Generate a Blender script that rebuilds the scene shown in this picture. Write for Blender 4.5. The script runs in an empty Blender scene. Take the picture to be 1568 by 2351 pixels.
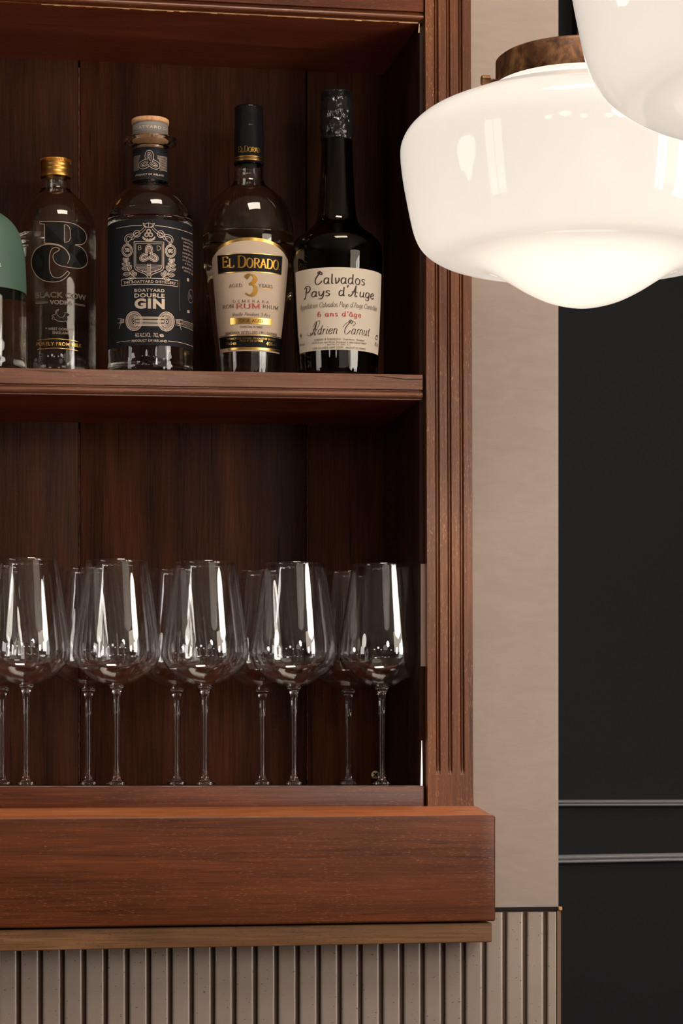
import bpy, bmesh, math, random
from mathutils import Vector, Matrix
random.seed(7)
PI = math.pi
scn = bpy.context.scene
COL = scn.collection
# ------------------------------------------------------------------ camera
F = 5700.0; HY = 1790.0; CX0 = 784.0
TH = math.radians(10.3); CAMY = -2.5; ZC = 1.45
ST, CT = math.sin(TH), math.cos(TH)
def t_at(px, Y):
    a = (px - CX0) / F
    return (Y - CAMY) / (CT - a * ST)
def PX(px, Y):
    a = (px - CX0) / F
    return t_at(px, Y) * (ST + a * CT)
def PZ(px, py, Y):
    return ZC + (HY - py) / F * t_at(px, Y)
def P(px, py, Y):
    return Vector((PX(px, Y), Y, PZ(px, py, Y)))
def at_depth(px, py, t):
    a = (px - CX0) / F
    return Vector((t * (ST + a * CT), CAMY + t * (CT - a * ST), ZC + (HY - py) / F * t))

cam_d = bpy.data.cameras.new('camera'); cam = bpy.data.objects.new('camera', cam_d); COL.objects.link(cam)
cam.location = (0, CAMY, ZC); cam.rotation_euler = (PI / 2, 0, -TH)
cam_d.sensor_fit = 'VERTICAL'; cam_d.sensor_height = 36.0; cam_d.sensor_width = 24.0
cam_d.lens = F * 36.0 / 2351.0; cam_d.shift_y = (HY - 1175.5) / 2351.0; cam_d.clip_start = 0.02
scn.camera = cam
scn.view_settings.view_transform = 'Standard'; scn.view_settings.look = 'None'
scn.view_settings.gamma = 1.0; scn.view_settings.use_curve_mapping = False
scn.view_settings.exposure = 0.0
cy = scn.cycles
cy.max_bounces = 20; cy.transmission_bounces = 20; cy.transparent_max_bounces = 40
cy.glossy_bounces = 8; cy.diffuse_bounces = 3; cy.sample_clamp_indirect = 3.0
cy.caustics_refractive = True; cy.caustics_reflective = False; cy.blur_glossy = 0.6

# ------------------------------------------------------------------ object helpers
def link(name, me, mats=None, parent=None, smooth=False):
    o = bpy.data.objects.new(name, me); COL.objects.link(o)
    if mats is not None:
        for m in (mats if isinstance(mats, (list, tuple)) else [mats]): me.materials.append(m)
    if smooth:
        for p in me.polygons: p.use_smooth = True
    if parent is not None: o.parent = parent
    return o
def tag(o, label, cat, group=None):
    o['label'] = label; o['category'] = cat
    if group: o['group'] = group
    return o
def thing(name, loc, label, cat, group=None, rz=0.0):
    o = bpy.data.objects.new(name, None); COL.objects.link(o)
    o.location = loc; o.rotation_euler = (0, 0, rz); o.empty_display_size = 0.02
    return tag(o, label, cat, group)
def struct(o): o['kind'] = 'structure'; return o
def mesh(vs, fs):
    me = bpy.data.meshes.new('m'); me.from_pydata([tuple(v) for v in vs], [], fs); me.update(); return me
def box(x0, x1, y0, y1, z0, z1):
    vs = [(x, y, z) for z in (z0, z1) for y in (y0, y1) for x in (x0, x1)]
    return vs, [(0, 2, 3, 1), (4, 5, 7, 6), (0, 1, 5, 4), (2, 6, 7, 3), (0, 4, 6, 2), (1, 3, 7, 5)]
def merge(parts):
    vs, fs = [], []
    for v, f in parts:
        n = len(vs); vs += list(v); fs += [tuple(i + n for i in q) for q in f]
    return vs, fs
def bevel(o, w, seg=2, ang=30):
    b = o.modifiers.new('bevel', 'BEVEL'); b.width = w; b.segments = seg; b.limit_method = 'ANGLE'; b.angle_limit = math.radians(ang)
    for p in o.data.polygons: p.use_smooth = True
    return o
def lathe(prof, seg=96, close=False):
    """prof: list of (r,z). r=0 makes a pole."""
    vs, fs, rings = [], [], []
    for r, z in prof:
        if r < 1e-7:
            rings.append([len(vs)]); vs.append((0, 0, z))
        else:
            rings.append(list(range(len(vs), len(vs) + seg)))
            vs += [(r * math.sin(2 * PI * i / seg), -r * math.cos(2 * PI * i / seg), z) for i in range(seg)]
    pairs = list(zip(rings, rings[1:]))
    if close: pairs.append((rings[-1], rings[0]))
    for a, b in pairs:
        for i in range(seg):
            j = (i + 1) % seg
            if len(a) == 1 and len(b) == 1: continue
            if len(a) == 1: fs.append((a[0], b[j], b[i]))
            elif len(b) == 1: fs.append((a[i], a[j], b[0]))
            else: fs.append((a[i], a[j], b[j], b[i]))
    return vs, fs
def lathe_obj(name, prof, mat, parent, seg=96, close=False, outward=True):
    vs, fs = lathe(prof, seg, close)
    me = mesh(vs, fs)
    bm = bmesh.new(); bm.from_mesh(me); bmesh.ops.recalc_face_normals(bm, faces=bm.faces); bm.to_mesh(me); bm.free()
    return link(name, me, mat, parent, True)
def catmull(pts, n=8, closed=False):
    out = []; N = len(pts)
    if N < 3: return list(pts)
    rng = range(N) if closed else range(N - 1)
    for i in rng:
        if closed: p = [pts[(i + k - 1) % N] for k in range(4)]
        else: p = [pts[max(i - 1, 0)], pts[i], pts[i + 1], pts[min(i + 2, N - 1)]]
        for s in range(n):
            t = s / n
            out.append(tuple(0.5 * (2 * p[1][k] + (p[2][k] - p[0][k]) * t + (2 * p[0][k] - 5 * p[1][k] + 4 * p[2][k] - p[3][k]) * t * t
                                    + (3 * p[1][k] - p[0][k] - 3 * p[2][k] + p[3][k]) * t ** 3) for k in range(len(pts[0]))))
    out.append(tuple(pts[0] if closed else pts[-1]))
    return out
def extrude_x(prof, pa, pb):
    """prof: closed list of (y,z offsets); pa,pb: (x,z) of both ends."""
    n = len(prof)
    vs = [(pa[0], y, pa[1] + z) for y, z in prof] + [(pb[0], y, pb[1] + z) for y, z in prof]
    fs = [(i, (i + 1) % n, n + (i + 1) % n, n + i) for i in range(n)] + [tuple(range(n - 1, -1, -1)), tuple(range(n, 2 * n))]
    return vs, fs
def fixn(o):
    bm = bmesh.new(); bm.from_mesh(o.data); bmesh.ops.recalc_face_normals(bm, faces=bm.faces); bm.to_mesh(o.data); bm.free(); return o

# ------------------------------------------------------------------ materials
def srgb(r, g, b):
    f = lambda c: (c / 255 / 12.92) if c / 255 <= 0.04045 else ((c / 255 + 0.055) / 1.055) ** 2.4
    return (f(r), f(g), f(b), 1)
class NT:
    def __init__(s, name):
        s.m = bpy.data.materials.new(name); s.m.use_nodes = True; s.t = s.m.node_tree; s.t.nodes.clear()
        s.out = s.t.nodes.new('ShaderNodeOutputMaterial')
    def n(s, typ, **kw):
        nd = s.t.nodes.new('ShaderNode' + typ)
        for k, v in kw.items():
            if k.startswith('i_'): nd.inputs[k[2:].replace('_', ' ')].default_value = v
            else: setattr(nd, k, v)
        return nd
    def l(s, a, b): s.t.links.new(a, b)
    def coord(s, scale, loc=(0, 0, 0), kind='Object'):
        tc = s.n('TexCoord'); mp = s.n('Mapping'); mp.inputs['Scale'].default_value = scale; mp.inputs['Location'].default_value = loc
        s.l(tc.outputs[kind], mp.inputs[0]); return mp.outputs[0]
    def noise(s, vec, scale, detail=4, rough=0.5, dist=0.0):
        nd = s.n('TexNoise'); nd.inputs['Scale'].default_value = scale; nd.inputs['Detail'].default_value = detail
        nd.inputs['Roughness'].default_value = rough; nd.inputs['Distortion'].default_value = dist
        s.l(vec, nd.inputs['Vector']); return nd.outputs['Fac']
    def ramp(s, fac, stops, interp='LINEAR'):
        nd = s.n('ValToRGB'); e = nd.color_ramp.elements; nd.color_ramp.interpolation = interp
        while len(e) < len(stops): e.new(0.5)
        for k, (p, c) in enumerate(stops):
            e[k].position = p; e[k].color = c if len(c) == 4 else (*c, 1)
        s.l(fac, nd.inputs[0]); return nd.outputs[0]
    def mix(s, fac, a, b, mode='MIX'):
        nd = s.n('Mix', data_type='RGBA', blend_type=mode)
        for sock, v in ((nd.inputs[0], fac), (nd.inputs[6], a), (nd.inputs[7], b)):
            if hasattr(v, 'is_linked'): s.l(v, sock)
            else: sock.default_value = v
        return nd.outputs[2]
    def math(s, op, a, b=0.0):
        nd = s.n('Math', operation=op)
        for sock, v in ((nd.inputs[0], a), (nd.inputs[1], b)):
            if hasattr(v, 'is_linked'): s.l(v, sock)
            else: sock.default_value = v
        return nd.outputs[0]
    def pbr(s, color=None, rough=0.5, metal=0.0, bump=None, bstr=0.1, bdist=0.001, coat=0.0, crough=0.1, spec=0.5, **kw):
        p = s.n('BsdfPrincipled')
        if color is not None:
            if hasattr(color, 'is_linked'): s.l(color, p.inputs['Base Color'])
            else: p.inputs['Base Color'].default_value = color
        if hasattr(rough, 'is_linked'): s.l(rough, p.inputs['Roughness'])
        else: p.inputs['Roughness'].default_value = rough
        p.inputs['Metallic'].default_value = metal; p.inputs['Coat Weight'].default_value = coat
        p.inputs['Coat Roughness'].default_value = crough; p.inputs['Specular IOR Level'].default_value = spec
        for k, v in kw.items(): p.inputs[k.replace('_', ' ')].default_value = v
        if bump is not None:
            b = s.n('Bump'); b.inputs['Strength'].default_value = bstr; b.inputs['Distance'].default_value = bdist
            s.l(bump, b.inputs['Height']); s.l(b.outputs[0], p.inputs['Normal'])
        s.l(p.outputs[0], s.out.inputs[0]); return p
def plain(name, color, rough=0.5, metal=0.0, **kw):
    t = NT(name); t.pbr(color, rough, metal, **kw); return t.m

def wood(name, dark, mid, light, pore, axis='x', rough=0.35, pores=0.6, coat=0.05, grain=1.0, spec=0.3, loc=(0, 0, 0)):
    t = NT(name)
    def sc(along, across):
        return tuple(along if a == axis else across for a in 'xyz')
    v1 = t.coord(sc(1.5, 22), loc); v2 = t.coord(sc(14, 420), loc); v3 = t.coord(sc(190, 1350), loc); v4 = t.coord(sc(5, 9), loc)
    n1 = t.noise(v1, 1.0 * grain, 5, 0.55, 0.6)
    n2 = t.noise(v2, 1.0, 3, 0.6)
    n3 = t.noise(v3, 1.0, 2, 0.5)
    n4 = t.noise(v4, 1.0, 3, 0.5)
    f = t.math('ADD', t.math('MULTIPLY', n1, 0.62), t.math('MULTIPLY', n2, 0.38))
    c = t.ramp(f, [(0.34, dark), (0.5, mid), (0.66, light)])
    c = t.mix(t.ramp(n4, [(0.35, (0, 0, 0)), (0.65, (0.75, 0.75, 0.75))]), c, t.mix(0.55, c, dark))
    pm = t.ramp(n3, [(0.62, (0, 0, 0)), (0.70, (pores, pores, pores))])
    pm = t.math('MULTIPLY', pm, t.ramp(t.noise(t.coord(sc(12, 20), (3, 1, 2)), 1.0, 2), [(0.38, (0.15,) * 3), (0.6, (1, 1, 1))]))
    c = t.mix(pm, c, pore)
    sc2 = t.noise(t.coord(sc(9, 240), (5, 7, 1)), 1.0, 2, 0.4)
    c = t.mix(t.ramp(sc2, [(0.70, (0, 0, 0)), (0.76, (0.75, 0.75, 0.75))]), c, (dark[0] * 0.25, dark[1] * 0.25, dark[2] * 0.25, 1))
    r = t.math('ADD', rough - 0.1, t.math('MULTIPLY', n1, 0.2))
    t.pbr(c, r, 0.0, bump=t.math('ADD', n2, t.math('MULTIPLY', n3, 0.5)), bstr=0.25, bdist=0.0006, coat=coat, crough=0.22, spec=spec)
    return t.m

M = {}
M['wood_h'] = wood('mahogany_rail', srgb(54, 25, 12), srgb(98, 48, 23), srgb(132, 71, 37), srgb(180, 120, 80), 'x', pores=0.35)
M['wood_sill'] = wood('mahogany_ledge', srgb(62, 29, 14), srgb(106, 54, 25), srgb(134, 73, 36), srgb(196, 124, 76), 'x', rough=0.42, pores=0.35)
M['wood_v'] = wood('mahogany_post', srgb(64, 32, 14), srgb(110, 60, 27), srgb(144, 84, 42), srgb(216, 156, 96), 'z', rough=0.36, pores=0.6, coat=0.35, spec=0.45)
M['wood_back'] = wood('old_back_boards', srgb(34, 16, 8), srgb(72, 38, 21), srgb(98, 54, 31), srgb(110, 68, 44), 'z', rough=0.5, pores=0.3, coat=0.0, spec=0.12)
M['wood_shelf'] = wood('shelf_board', srgb(92, 40, 26), srgb(142, 68, 44), srgb(170, 92, 64), srgb(176, 124, 92), 'x', rough=0.34, pores=0.4, loc=(2, 0, 1))
M['wood_edge'] = wood('tan_shelf_edge', srgb(92, 52, 36), srgb(136, 88, 64), srgb(164, 118, 92), srgb(198, 160, 130), 'x', rough=0.36, pores=0.4, coat=0.35, spec=0.45, loc=(4, 2, 1))  # paler tan wood for the middle shelf's front edge
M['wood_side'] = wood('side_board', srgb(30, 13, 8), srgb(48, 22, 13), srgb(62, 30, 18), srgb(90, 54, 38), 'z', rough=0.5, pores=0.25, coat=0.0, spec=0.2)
M['oak'] = wood('oak_strip', srgb(92, 62, 38), srgb(138, 98, 64), srgb(170, 126, 88), srgb(60, 38, 22), 'x', rough=0.6, pores=0.9, coat=0.0)
M['pale_sheen'] = wood('pale_sheen_wood', srgb(120, 96, 82), srgb(168, 142, 128), srgb(190, 166, 150), srgb(70, 48, 38), 'z', rough=0.5, pores=0.3, coat=0)  # pale tone stands for a sheen on the side board
M['chip'] = plain('bare_chipped_wood', srgb(206, 150, 100), 0.6)
M['gap'] = plain('dark_gap', (0.006, 0.005, 0.005, 1), 0.9)
def plaster():
    t = NT('beige_limewash_plaster'); v = t.coord((1, 1, 1))
    n = t.noise(v, 3.5, 5, 0.6, 0.8); n2 = t.noise(t.coord((25, 25, 90)), 1.0, 4, 0.6, 1.0)
    c = t.ramp(n, [(0.3, srgb(150, 134, 123)), (0.5, srgb(159, 142, 130)), (0.7, srgb(168, 151, 139))])
    c = t.mix(0.3, c, t.ramp(n2, [(0.35, srgb(150, 134, 123)), (0.65, srgb(169, 152, 140))]))
    sp = t.noise(t.coord((60, 60, 60)), 1.0, 1)
    c = t.mix(t.ramp(sp, [(0.80, (0, 0, 0)), (0.83, (1, 1, 1))]), c, srgb(110, 85, 62))
    t.pbr(c, 0.6, bump=n2, bstr=0.15, bdist=0.001); return t.m
M['plaster'] = plaster()
def tile():
    t = NT('speckled_beige_glaze'); v = t.coord((1, 1, 1))
    n = t.noise(v, 9, 3); c = t.ramp(n, [(0.35, srgb(156, 142, 130)), (0.65, srgb(166, 152, 140))])
    s1 = t.noise(t.coord((260, 260, 420)), 1.0, 1, 0.3)
    c = t.mix(t.ramp(s1, [(0.70, (0, 0, 0)), (0.76, (0.8, 0.8, 0.8))]), c, srgb(96, 74, 60))
    t.pbr(c, 0.2, bump=t.noise(t.coord((40, 40, 60)), 1.0, 2), bstr=0.12, bdist=0.0015, coat=0.3, crough=0.05); return t.m
M['tile'] = tile()
M['grout'] = plain('brown_grout', srgb(78, 58, 45), 0.9)
def darkwall():
    t = NT('charcoal_wall_paint')
    n = t.noise(t.coord((160, 160, 160)), 1.0, 3)
    t.pbr(srgb(31, 33, 37), 0.6, spec=0.2, bump=n, bstr=0.15, bdist=0.001); return t.m
M['dark'] = darkwall()
M['rail'] = plain('rail_highlight_grey', srgb(196, 198, 202), 0.4)  # light grey stands in for highlights along the dark rails
M['bronze_panel'] = plain('taupe_panel', srgb(165, 134, 110), 0.6)
M['frame_dark'] = plain('dark_brown_frame', srgb(58, 42, 34), 0.4)
M['floor'] = wood('floor_boards', srgb(60, 40, 26), srgb(92, 62, 40), srgb(120, 84, 56), srgb(50, 32, 20), 'y', rough=0.5)
M['ceiling'] = plain('ceiling_paint', srgb(150, 140, 130), 0.8)
M['roomwall'] = plain('room_wall_paint', srgb(120, 108, 96), 0.8)

def glass(name, color=(1, 1, 1, 1), ior=1.5, rough=0.0):
    t = NT(name); p = t.pbr(color, rough); p.inputs['Transmission Weight'].default_value = 1.0; p.inputs['IOR'].default_value = ior
    return t.m
M['glass'] = glass('clear_bottle_glass', (0.93, 0.95, 0.93, 1))
M['liquid'] = glass('clear_spirit', (0.95, 0.93, 0.9, 1), 1.36)
M['rum'] = glass('pale_rum', (0.93, 0.86, 0.72, 1), 1.36)
M['darkglass'] = glass('dark_olive_glass', (0.16, 0.12, 0.035, 1), 1.5)
M['crystal'] = glass('stem_crystal', (0.97, 0.97, 0.97, 1), 1.52)
def thin(name, f0, tint, p5=4.0):
    t = NT(name)
    lw = t.n('LayerWeight'); lw.inputs['Blend'].default_value = 0.5
    pw = t.math('POWER', lw.outputs['Facing'], p5)
    fr = t.math('ADD', f0, t.math('MULTIPLY', pw, 1 - f0))
    tr = t.n('BsdfTransparent'); gl = t.n('BsdfGlossy'); gl.inputs['Roughness'].default_value = 0.0
    gl.inputs['Color'].default_value = (1, 1, 1, 1)
    t.l(t.ramp(lw.outputs['Facing'], [(0.0, (1, 1, 1)), (0.8, (0.96,) * 3), (1.0, tint)]), tr.inputs['Color'])
    mx = t.n('MixShader'); t.l(fr, mx.inputs[0]); t.l(tr.outputs[0], mx.inputs[1]); t.l(gl.outputs[0], mx.inputs[2])
    t.l(mx.outputs[0], t.out.inputs[0]); return t.m
M['bowl'] = thin('thin_wine_crystal', 0.062, (0.5, 0.5, 0.52), 3.2)
def goldm(name, c, rough=0.25):
    t = NT(name); n = t.noise(t.coord((300, 300, 300)), 1.0, 2)
    t.pbr(c, rough, 1.0, bump=n, bstr=0.15, bdist=0.0005); return t.m
M['gold'] = goldm('gold_foil', srgb(226, 178, 96), 0.28)
M['goldcap'] = goldm('brass_screw_cap', srgb(214, 160, 84), 0.35)
M['silver'] = plain('silver_print', srgb(214, 194, 176), 0.42, 0.35)
M['grey_print'] = plain('grey_print', srgb(165, 145, 132), 0.5)
M['navy'] = plain('navy_black_paper', srgb(22, 22, 27), 0.6, spec=0.25)
M['cream'] = plain('cream_paper', srgb(208, 186, 164), 0.7, spec=0.3)
M['ivory'] = plain('ivory_paper', srgb(226, 213, 194), 0.7, spec=0.3)
M['black'] = plain('black_print', srgb(16, 14, 13), 0.5, spec=0.2)
M['ink'] = plain('brown_ink', srgb(58, 40, 30), 0.6)
M['red'] = plain('red_ink', srgb(196, 60, 52), 0.6)
M['copper'] = plain('red_foil', srgb(186, 78, 62), 0.4, 0.3)
M['wax'] = plain('black_glossy_foil', (0.010, 0.009, 0.009, 1), 0.16)
M['capblack'] = plain('black_cap', (0.008, 0.008, 0.009, 1), 0.14, spec=0.35)
M['capgrey'] = plain('grey_cap_band', srgb(128, 124, 120), 0.6)
M['beech'] = wood('beech_stopper', srgb(196, 142, 96), srgb(224, 172, 124), srgb(236, 188, 142), srgb(180, 120, 80), 'z', rough=0.5, pores=0.4, coat=0)
M['green'] = plain('matte_sage_coating', srgb(80, 108, 94), 0.5)
M['white'] = plain('white_print', srgb(225, 222, 215), 0.5)
def brass_old():
    t = NT('mottled_aged_brass'); v = t.coord((60, 60, 60))
    n = t.noise(v, 1.0, 5, 0.6, 0.5); vo = t.n('TexVoronoi'); vo.inputs['Scale'].default_value = 1.6; t.l(v, vo.inputs['Vector'])
    c = t.ramp(n, [(0.36, srgb(46, 26, 15)), (0.5, srgb(94, 60, 35)), (0.66, srgb(142, 104, 64))])
    c = t.mix(t.ramp(vo.outputs['Distance'], [(0.1, (0.7,) * 3), (0.4, (0, 0, 0))]), c, srgb(60, 30, 18))
    t.pbr(c, 0.45, 0.6); return t.m
M['brass'] = brass_old()
def opal(name, emit, trans=0.85):
    t = NT(name)
    em = t.n('Emission'); em.inputs['Color'].default_value = (1.0, 0.915, 0.82, 1); em.inputs['Strength'].default_value = emit
    tr = t.n('BsdfTranslucent'); tr.inputs['Color'].default_value = (trans, trans * 0.97, trans * 0.93, 1)
    df = t.n('BsdfDiffuse'); df.inputs['Color'].default_value = (0.75, 0.74, 0.72, 1)
    gl = t.n('BsdfGlossy'); gl.inputs['Roughness'].default_value = 0.02
    m1 = t.n('MixShader'); m1.inputs[0].default_value = 0.35; t.l(tr.outputs[0], m1.inputs[1]); t.l(df.outputs[0], m1.inputs[2])
    fr = t.n('Fresnel'); fr.inputs[0].default_value = 1.45
    m2 = t.n('MixShader'); t.l(fr.outputs[0], m2.inputs[0]); t.l(m1.outputs[0], m2.inputs[1]); t.l(gl.outputs[0], m2.inputs[2])
    ad = t.n('AddShader'); t.l(m2.outputs[0], ad.inputs[0]); t.l(em.outputs[0], ad.inputs[1]); t.l(ad.outputs[0], t.out.inputs[0])
    return t.m
M['opal'] = opal('opal_glass', 0.37)
M['opal_bright'] = opal('opal_glass_bright', 4.0); M['opal_near'] = opal('opal_glass_near', 8.0); M['opal_high'] = opal('opal_glass_high', 17.0); M['opal_left'] = opal('opal_glass_left', 3.2)
def emis(name, c, s):
    t = NT(name); e = t.n('Emission'); e.inputs[0].default_value = c; e.inputs[1].default_value = s; t.l(e.outputs[0], t.out.inputs[0]); return t.m

# ------------------------------------------------------------------ lettering engine
NIB = {
 'A': (70, 'l5,0 35,100|l35,100 65,0|l17,36 53,36'), 'B': (62, 'l12,0 12,100|c12,100 36,100 52,90 54,76 48,60 32,53 12,53|c12,53 38,53 56,42 59,26 51,7 33,0 12,0'),
 'C': (70, 'c65,78 55,95 38,101 20,92 7,70 7,38 18,10 36,-1 54,4 66,18|l65,66 65,92'), 'D': (74, 'l12,0 12,100|c12,100 38,100 58,90 69,68 69,33 58,10 38,0 12,0'),
 'E': (60, 'l12,0 12,100|l12,98 54,98|l12,52 42,52|l12,2 57,2|l54,98 54,80|l57,2 57,22|l42,60 42,44'), 'F': (56, 'l12,0 12,100|l12,98 54,98|l12,52 42,52|l54,98 54,80'),
 'G': (78, 'c66,80 55,96 38,101 20,92 7,70 7,38 18,10 36,-1 54,3 66,12|l66,12 66,42|l54,42 76,42'), 'H': (76, 'l12,0 12,100|l64,0 64,100|l12,52 64,52'),
 'I': (28, 'l14,0 14,100'), 'J': (40, 'c28,100 28,15 22,0 8,-4'), 'K': (68, 'l12,0 12,100|l12,42 58,100|l28,60 64,0'), 'L': (58, 'l12,0 12,100|l12,2 56,2|l56,2 56,24'),
 'M': (90, 'l12,0 12,100|l12,100 45,8|l45,8 78,100|l78,100 78,0'), 'N': (78, 'l12,0 12,100|l12,100 66,0|l66,0 66,100'),
 'O': (78, 'C38,101 20,93 8,72 6,48 10,24 22,6 38,-1 56,6 68,26 71,50 69,76 56,94'), 'P': (60, 'l12,0 12,100|c12,100 38,100 54,91 57,74 52,56 36,47 12,47'),
 'R': (70, 'l12,0 12,100|c12,100 38,100 54,91 57,75 52,58 36,50 12,50|l32,50 66,0'), 'S': (56, 'c49,82 40,98 26,101 12,93 9,77 18,62 32,52 46,40 50,22 42,5 26,-1 12,4 6,20'),
 'T': (64, 'l32,0 32,100|l4,98 60,98|l4,98 4,80|l60,98 60,80'), 'U': (76, 'c12,100 12,25 22,4 38,-1 56,4 64,25 64,100'), 'V': (70, 'l5,100 35,0|l35,0 65,100'),
 'W': (100, 'l4,100 28,0|l28,0 50,90|l50,90 72,0|l72,0 96,100'), 'X': (66, 'l5,0 60,100|l5,100 60,0'), 'Y': (66, 'l4,100 33,50|l62,100 33,50|l33,50 33,0'), 'Z': (60, 'l6,98 54,98|l54,98 6,2|l6,2 56,2'),
 '0': (56, 'C28,100 10,80 6,50 10,20 28,0 46,20 50,50 46,80'), '1': (34, 'l18,0 18,100|l18,100 6,84'), '2': (54, 'c8,80 20,99 40,94 46,76 34,44 8,2|l8,2 50,2'),
 '3': (54, 'c8,84 20,99 38,97 46,80 38,60 22,54|c22,54 42,48 49,30 42,8 24,-1 6,10'), '4': (56, 'l40,0 40,100|l40,100 4,30|l4,30 54,30'), '5': (54, 'l14,98 46,98|l14,98 12,55|c12,55 32,62 48,48 46,18 30,0 8,6'),
 '6': (56, 'c46,90 30,101 12,80 6,45 10,14 28,-1 46,12 48,36 36,56 18,54 8,38'), '7': (52, 'l6,98 48,98|l48,98 20,0'), '8': (54, 'C27,100 12,88 14,68 40,46 48,22 27,0 8,20 14,44 40,66 42,88'), '9': (56, 'c10,8 28,0 46,30 50,60 42,92 26,101 10,88 8,62 20,46 40,50 50,66'),
 'a': (56, 'c44,50 32,61 16,57 6,38 8,12 20,-1 34,8 44,28|c44,60 44,16 47,2 55,3'), 'b': (56, 'c10,100 10,0|c10,40 24,60 42,56 50,32 42,6 24,-1 10,12'), 'c': (48, 'c42,48 30,61 12,54 5,30 12,6 28,-1 43,12'),
 'd': (58, 'c44,50 32,61 16,57 6,38 8,12 20,-1 34,8 44,28|c45,102 45,16 48,2 56,3'), 'e': (50, 'c7,30 30,34 44,46 36,60 20,60 7,42 6,20 16,2 32,-1 46,14'),
 'f': (34, 'c34,96 22,101 14,86 14,0|l2,58 30,58'), 'g': (56, 'c44,50 32,61 16,57 6,38 8,12 20,-1 34,8 44,28|c45,60 45,-10 38,-28 22,-32 6,-22'), 'h': (56, 'c10,100 10,0|c10,42 22,60 38,58 44,44 44,10 48,1 55,3'),
 'i': (24, 'c10,60 10,12 14,1 22,4|l10,78 12,84'), 'j': (24, 'c12,60 12,-14 6,-30 -6,-28|l12,78 14,84'), 'l': (26, 'c12,102 12,14 16,1 25,5'), 'm': (84, 'l10,60 10,0|c10,42 22,60 36,58 42,44 42,0|c42,42 54,60 68,58 74,44 74,12 78,1 84,4'),
 'n': (56, 'l10,60 10,0|c10,42 22,60 38,58 44,44 44,12 48,1 55,4'), 'o': (54, 'C27,61 12,52 6,30 12,8 27,-1 42,8 48,30 42,52'), 'p': (58, 'l10,60 10,-34|c10,42 24,61 42,56 50,32 42,6 26,-1 10,14'),
 'q': (56, 'c44,50 32,61 16,57 6,38 8,12 20,-1 34,8 44,28|l45,60 45,-34'), 'r': (40, 'l10,60 10,0|c10,40 20,58 36,58'), 's': (42, 'c37,50 27,61 12,56 9,44 21,34 34,24 35,8 20,-1 5,8'), 't': (34, 'c14,86 13,14 20,0 32,6|l2,60 30,60'),
 'u': (56, 'c9,60 9,16 16,1 30,4 43,24|c44,60 44,12 48,1 55,4'), 'v': (48, 'c5,60 12,50 16,0|c16,0 32,14 42,40 38,60'), 'x': (48, 'l6,60 42,0|l42,60 6,0'), 'y': (52, 'c6,60 9,22 20,6 34,16 44,40|c46,60 44,4 36,-22 22,-32 6,-26'), 'z': (46, 'l6,58 40,58|l40,58 6,2|l6,2 42,2'),
 ' ': (34, ''), '.': (20, 'l8,0 12,6'), ',': (20, 'l12,8 6,-10'), "'": (20, 'c12,104 14,92 6,80'), '-': (36, 'l6,36 30,36'), '%': (70, 'l10,0 58,100|C16,96 8,80 16,64 26,80|C50,36 42,20 50,4 60,20'), ':': (20, 'l10,4 12,10|l10,46 12,52'), '/': (40, 'l4,-8 36,104'),
 # script capitals of the calvados label
 '\u0043s': (78, 'c40,84 52,100 68,92 64,78 48,86 26,70 8,40 12,8 34,-2 58,12 70,26|c40,84 30,98 48,106 60,100'),
 '\u0050s': (70, 'c26,92 22,40 18,0|c2,84 20,104 50,102 62,80 50,54 28,46 14,54|c18,0 8,-10 0,0'),
 '\u0041s': (94, 'c8,18 2,4 14,-2 34,20 56,74 62,102|l62,102 60,0|c26,38 52,44 84,36|c60,0 70,-4 80,8'),
}
ACC = {'\u00e2': ('a', 'l14,74 28,92|l28,92 42,74'), '\u00f4': ('o', 'l14,74 27,92|l27,92 40,74'), '\u00e9': ('e', 'l24,72 38,92'), '\u00c9': ('E', 'l28,108 42,122')}
def nib_strokes(text, track=6, serif=True, script=False, xs=1.0):
    """-> (list of (pts, kind)), total width; units: cap height = 1"""
    x = 0; out = []
    for ch in text:
        acc = None
        if ch in ACC: ch, acc = ACC[ch]
        key = ch + 's' if script and ch + 's' in NIB else ch
        w, s = NIB.get(key, NIB['o'])
        for part in (s + ('|' + acc if acc else '')).split('|'):
            if not part: continue
            pts = [tuple(float(q) for q in p.split(',')) for p in part[1:].split()]
            k = part[0]
            if k == 'c': pts = catmull(pts, 4)
            elif k == 'C': pts = catmull(pts, 4, True)
            ys = xs if ch.islower() else 1.0
            out.append(([((x + a) / 100, b * ys / 100) for a, b in pts], k))
            if serif and k == 'l' and len(pts) == 2 and abs(pts[0][1] - pts[1][1]) > 40:
                for (a, b) in pts:
                    if b in (0.0, 100.0, 60.0, -34.0) and not (ch in 'MNVAWY' and ((ch in 'A' and b == 100) or (ch == 'V' and b == 0) or (ch == 'N' and a > 60 and b == 0))):
                        out.append(([((x + a - 11) / 100, b / 100), ((x + a + 11) / 100, b / 100)], 's'))
        x += w + track
    return out, (x - track) / 100
_sans_cache = {}
def sans_mesh(text, bold, outline=False, space=1.0):
    key = (text, bold, outline, space)
    if key in _sans_cache: return _sans_cache[key]
    cu = bpy.data.curves.new('t', 'FONT'); cu.body = text; cu.size = 1.0; cu.offset = bold; cu.space_character = space
    cu.resolution_u = 4
    if outline: cu.fill_mode = 'NONE'
    o = bpy.data.objects.new('t', cu); COL.objects.link(o)
    dg = bpy.context.evaluated_depsgraph_get(); dg.update()
    me = o.evaluated_get(dg).to_mesh()
    vs = [(v.co.x, v.co.y) for v in me.vertices]
    fs = [tuple(p.vertices) for p in me.polygons]; es = [tuple(e.vertices) for e in me.edges]
    o.evaluated_get(dg).to_mesh_clear(); bpy.data.objects.remove(o); bpy.data.curves.remove(cu)
    _sans_cache[key] = (vs, fs, es); return _sans_cache[key]

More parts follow.
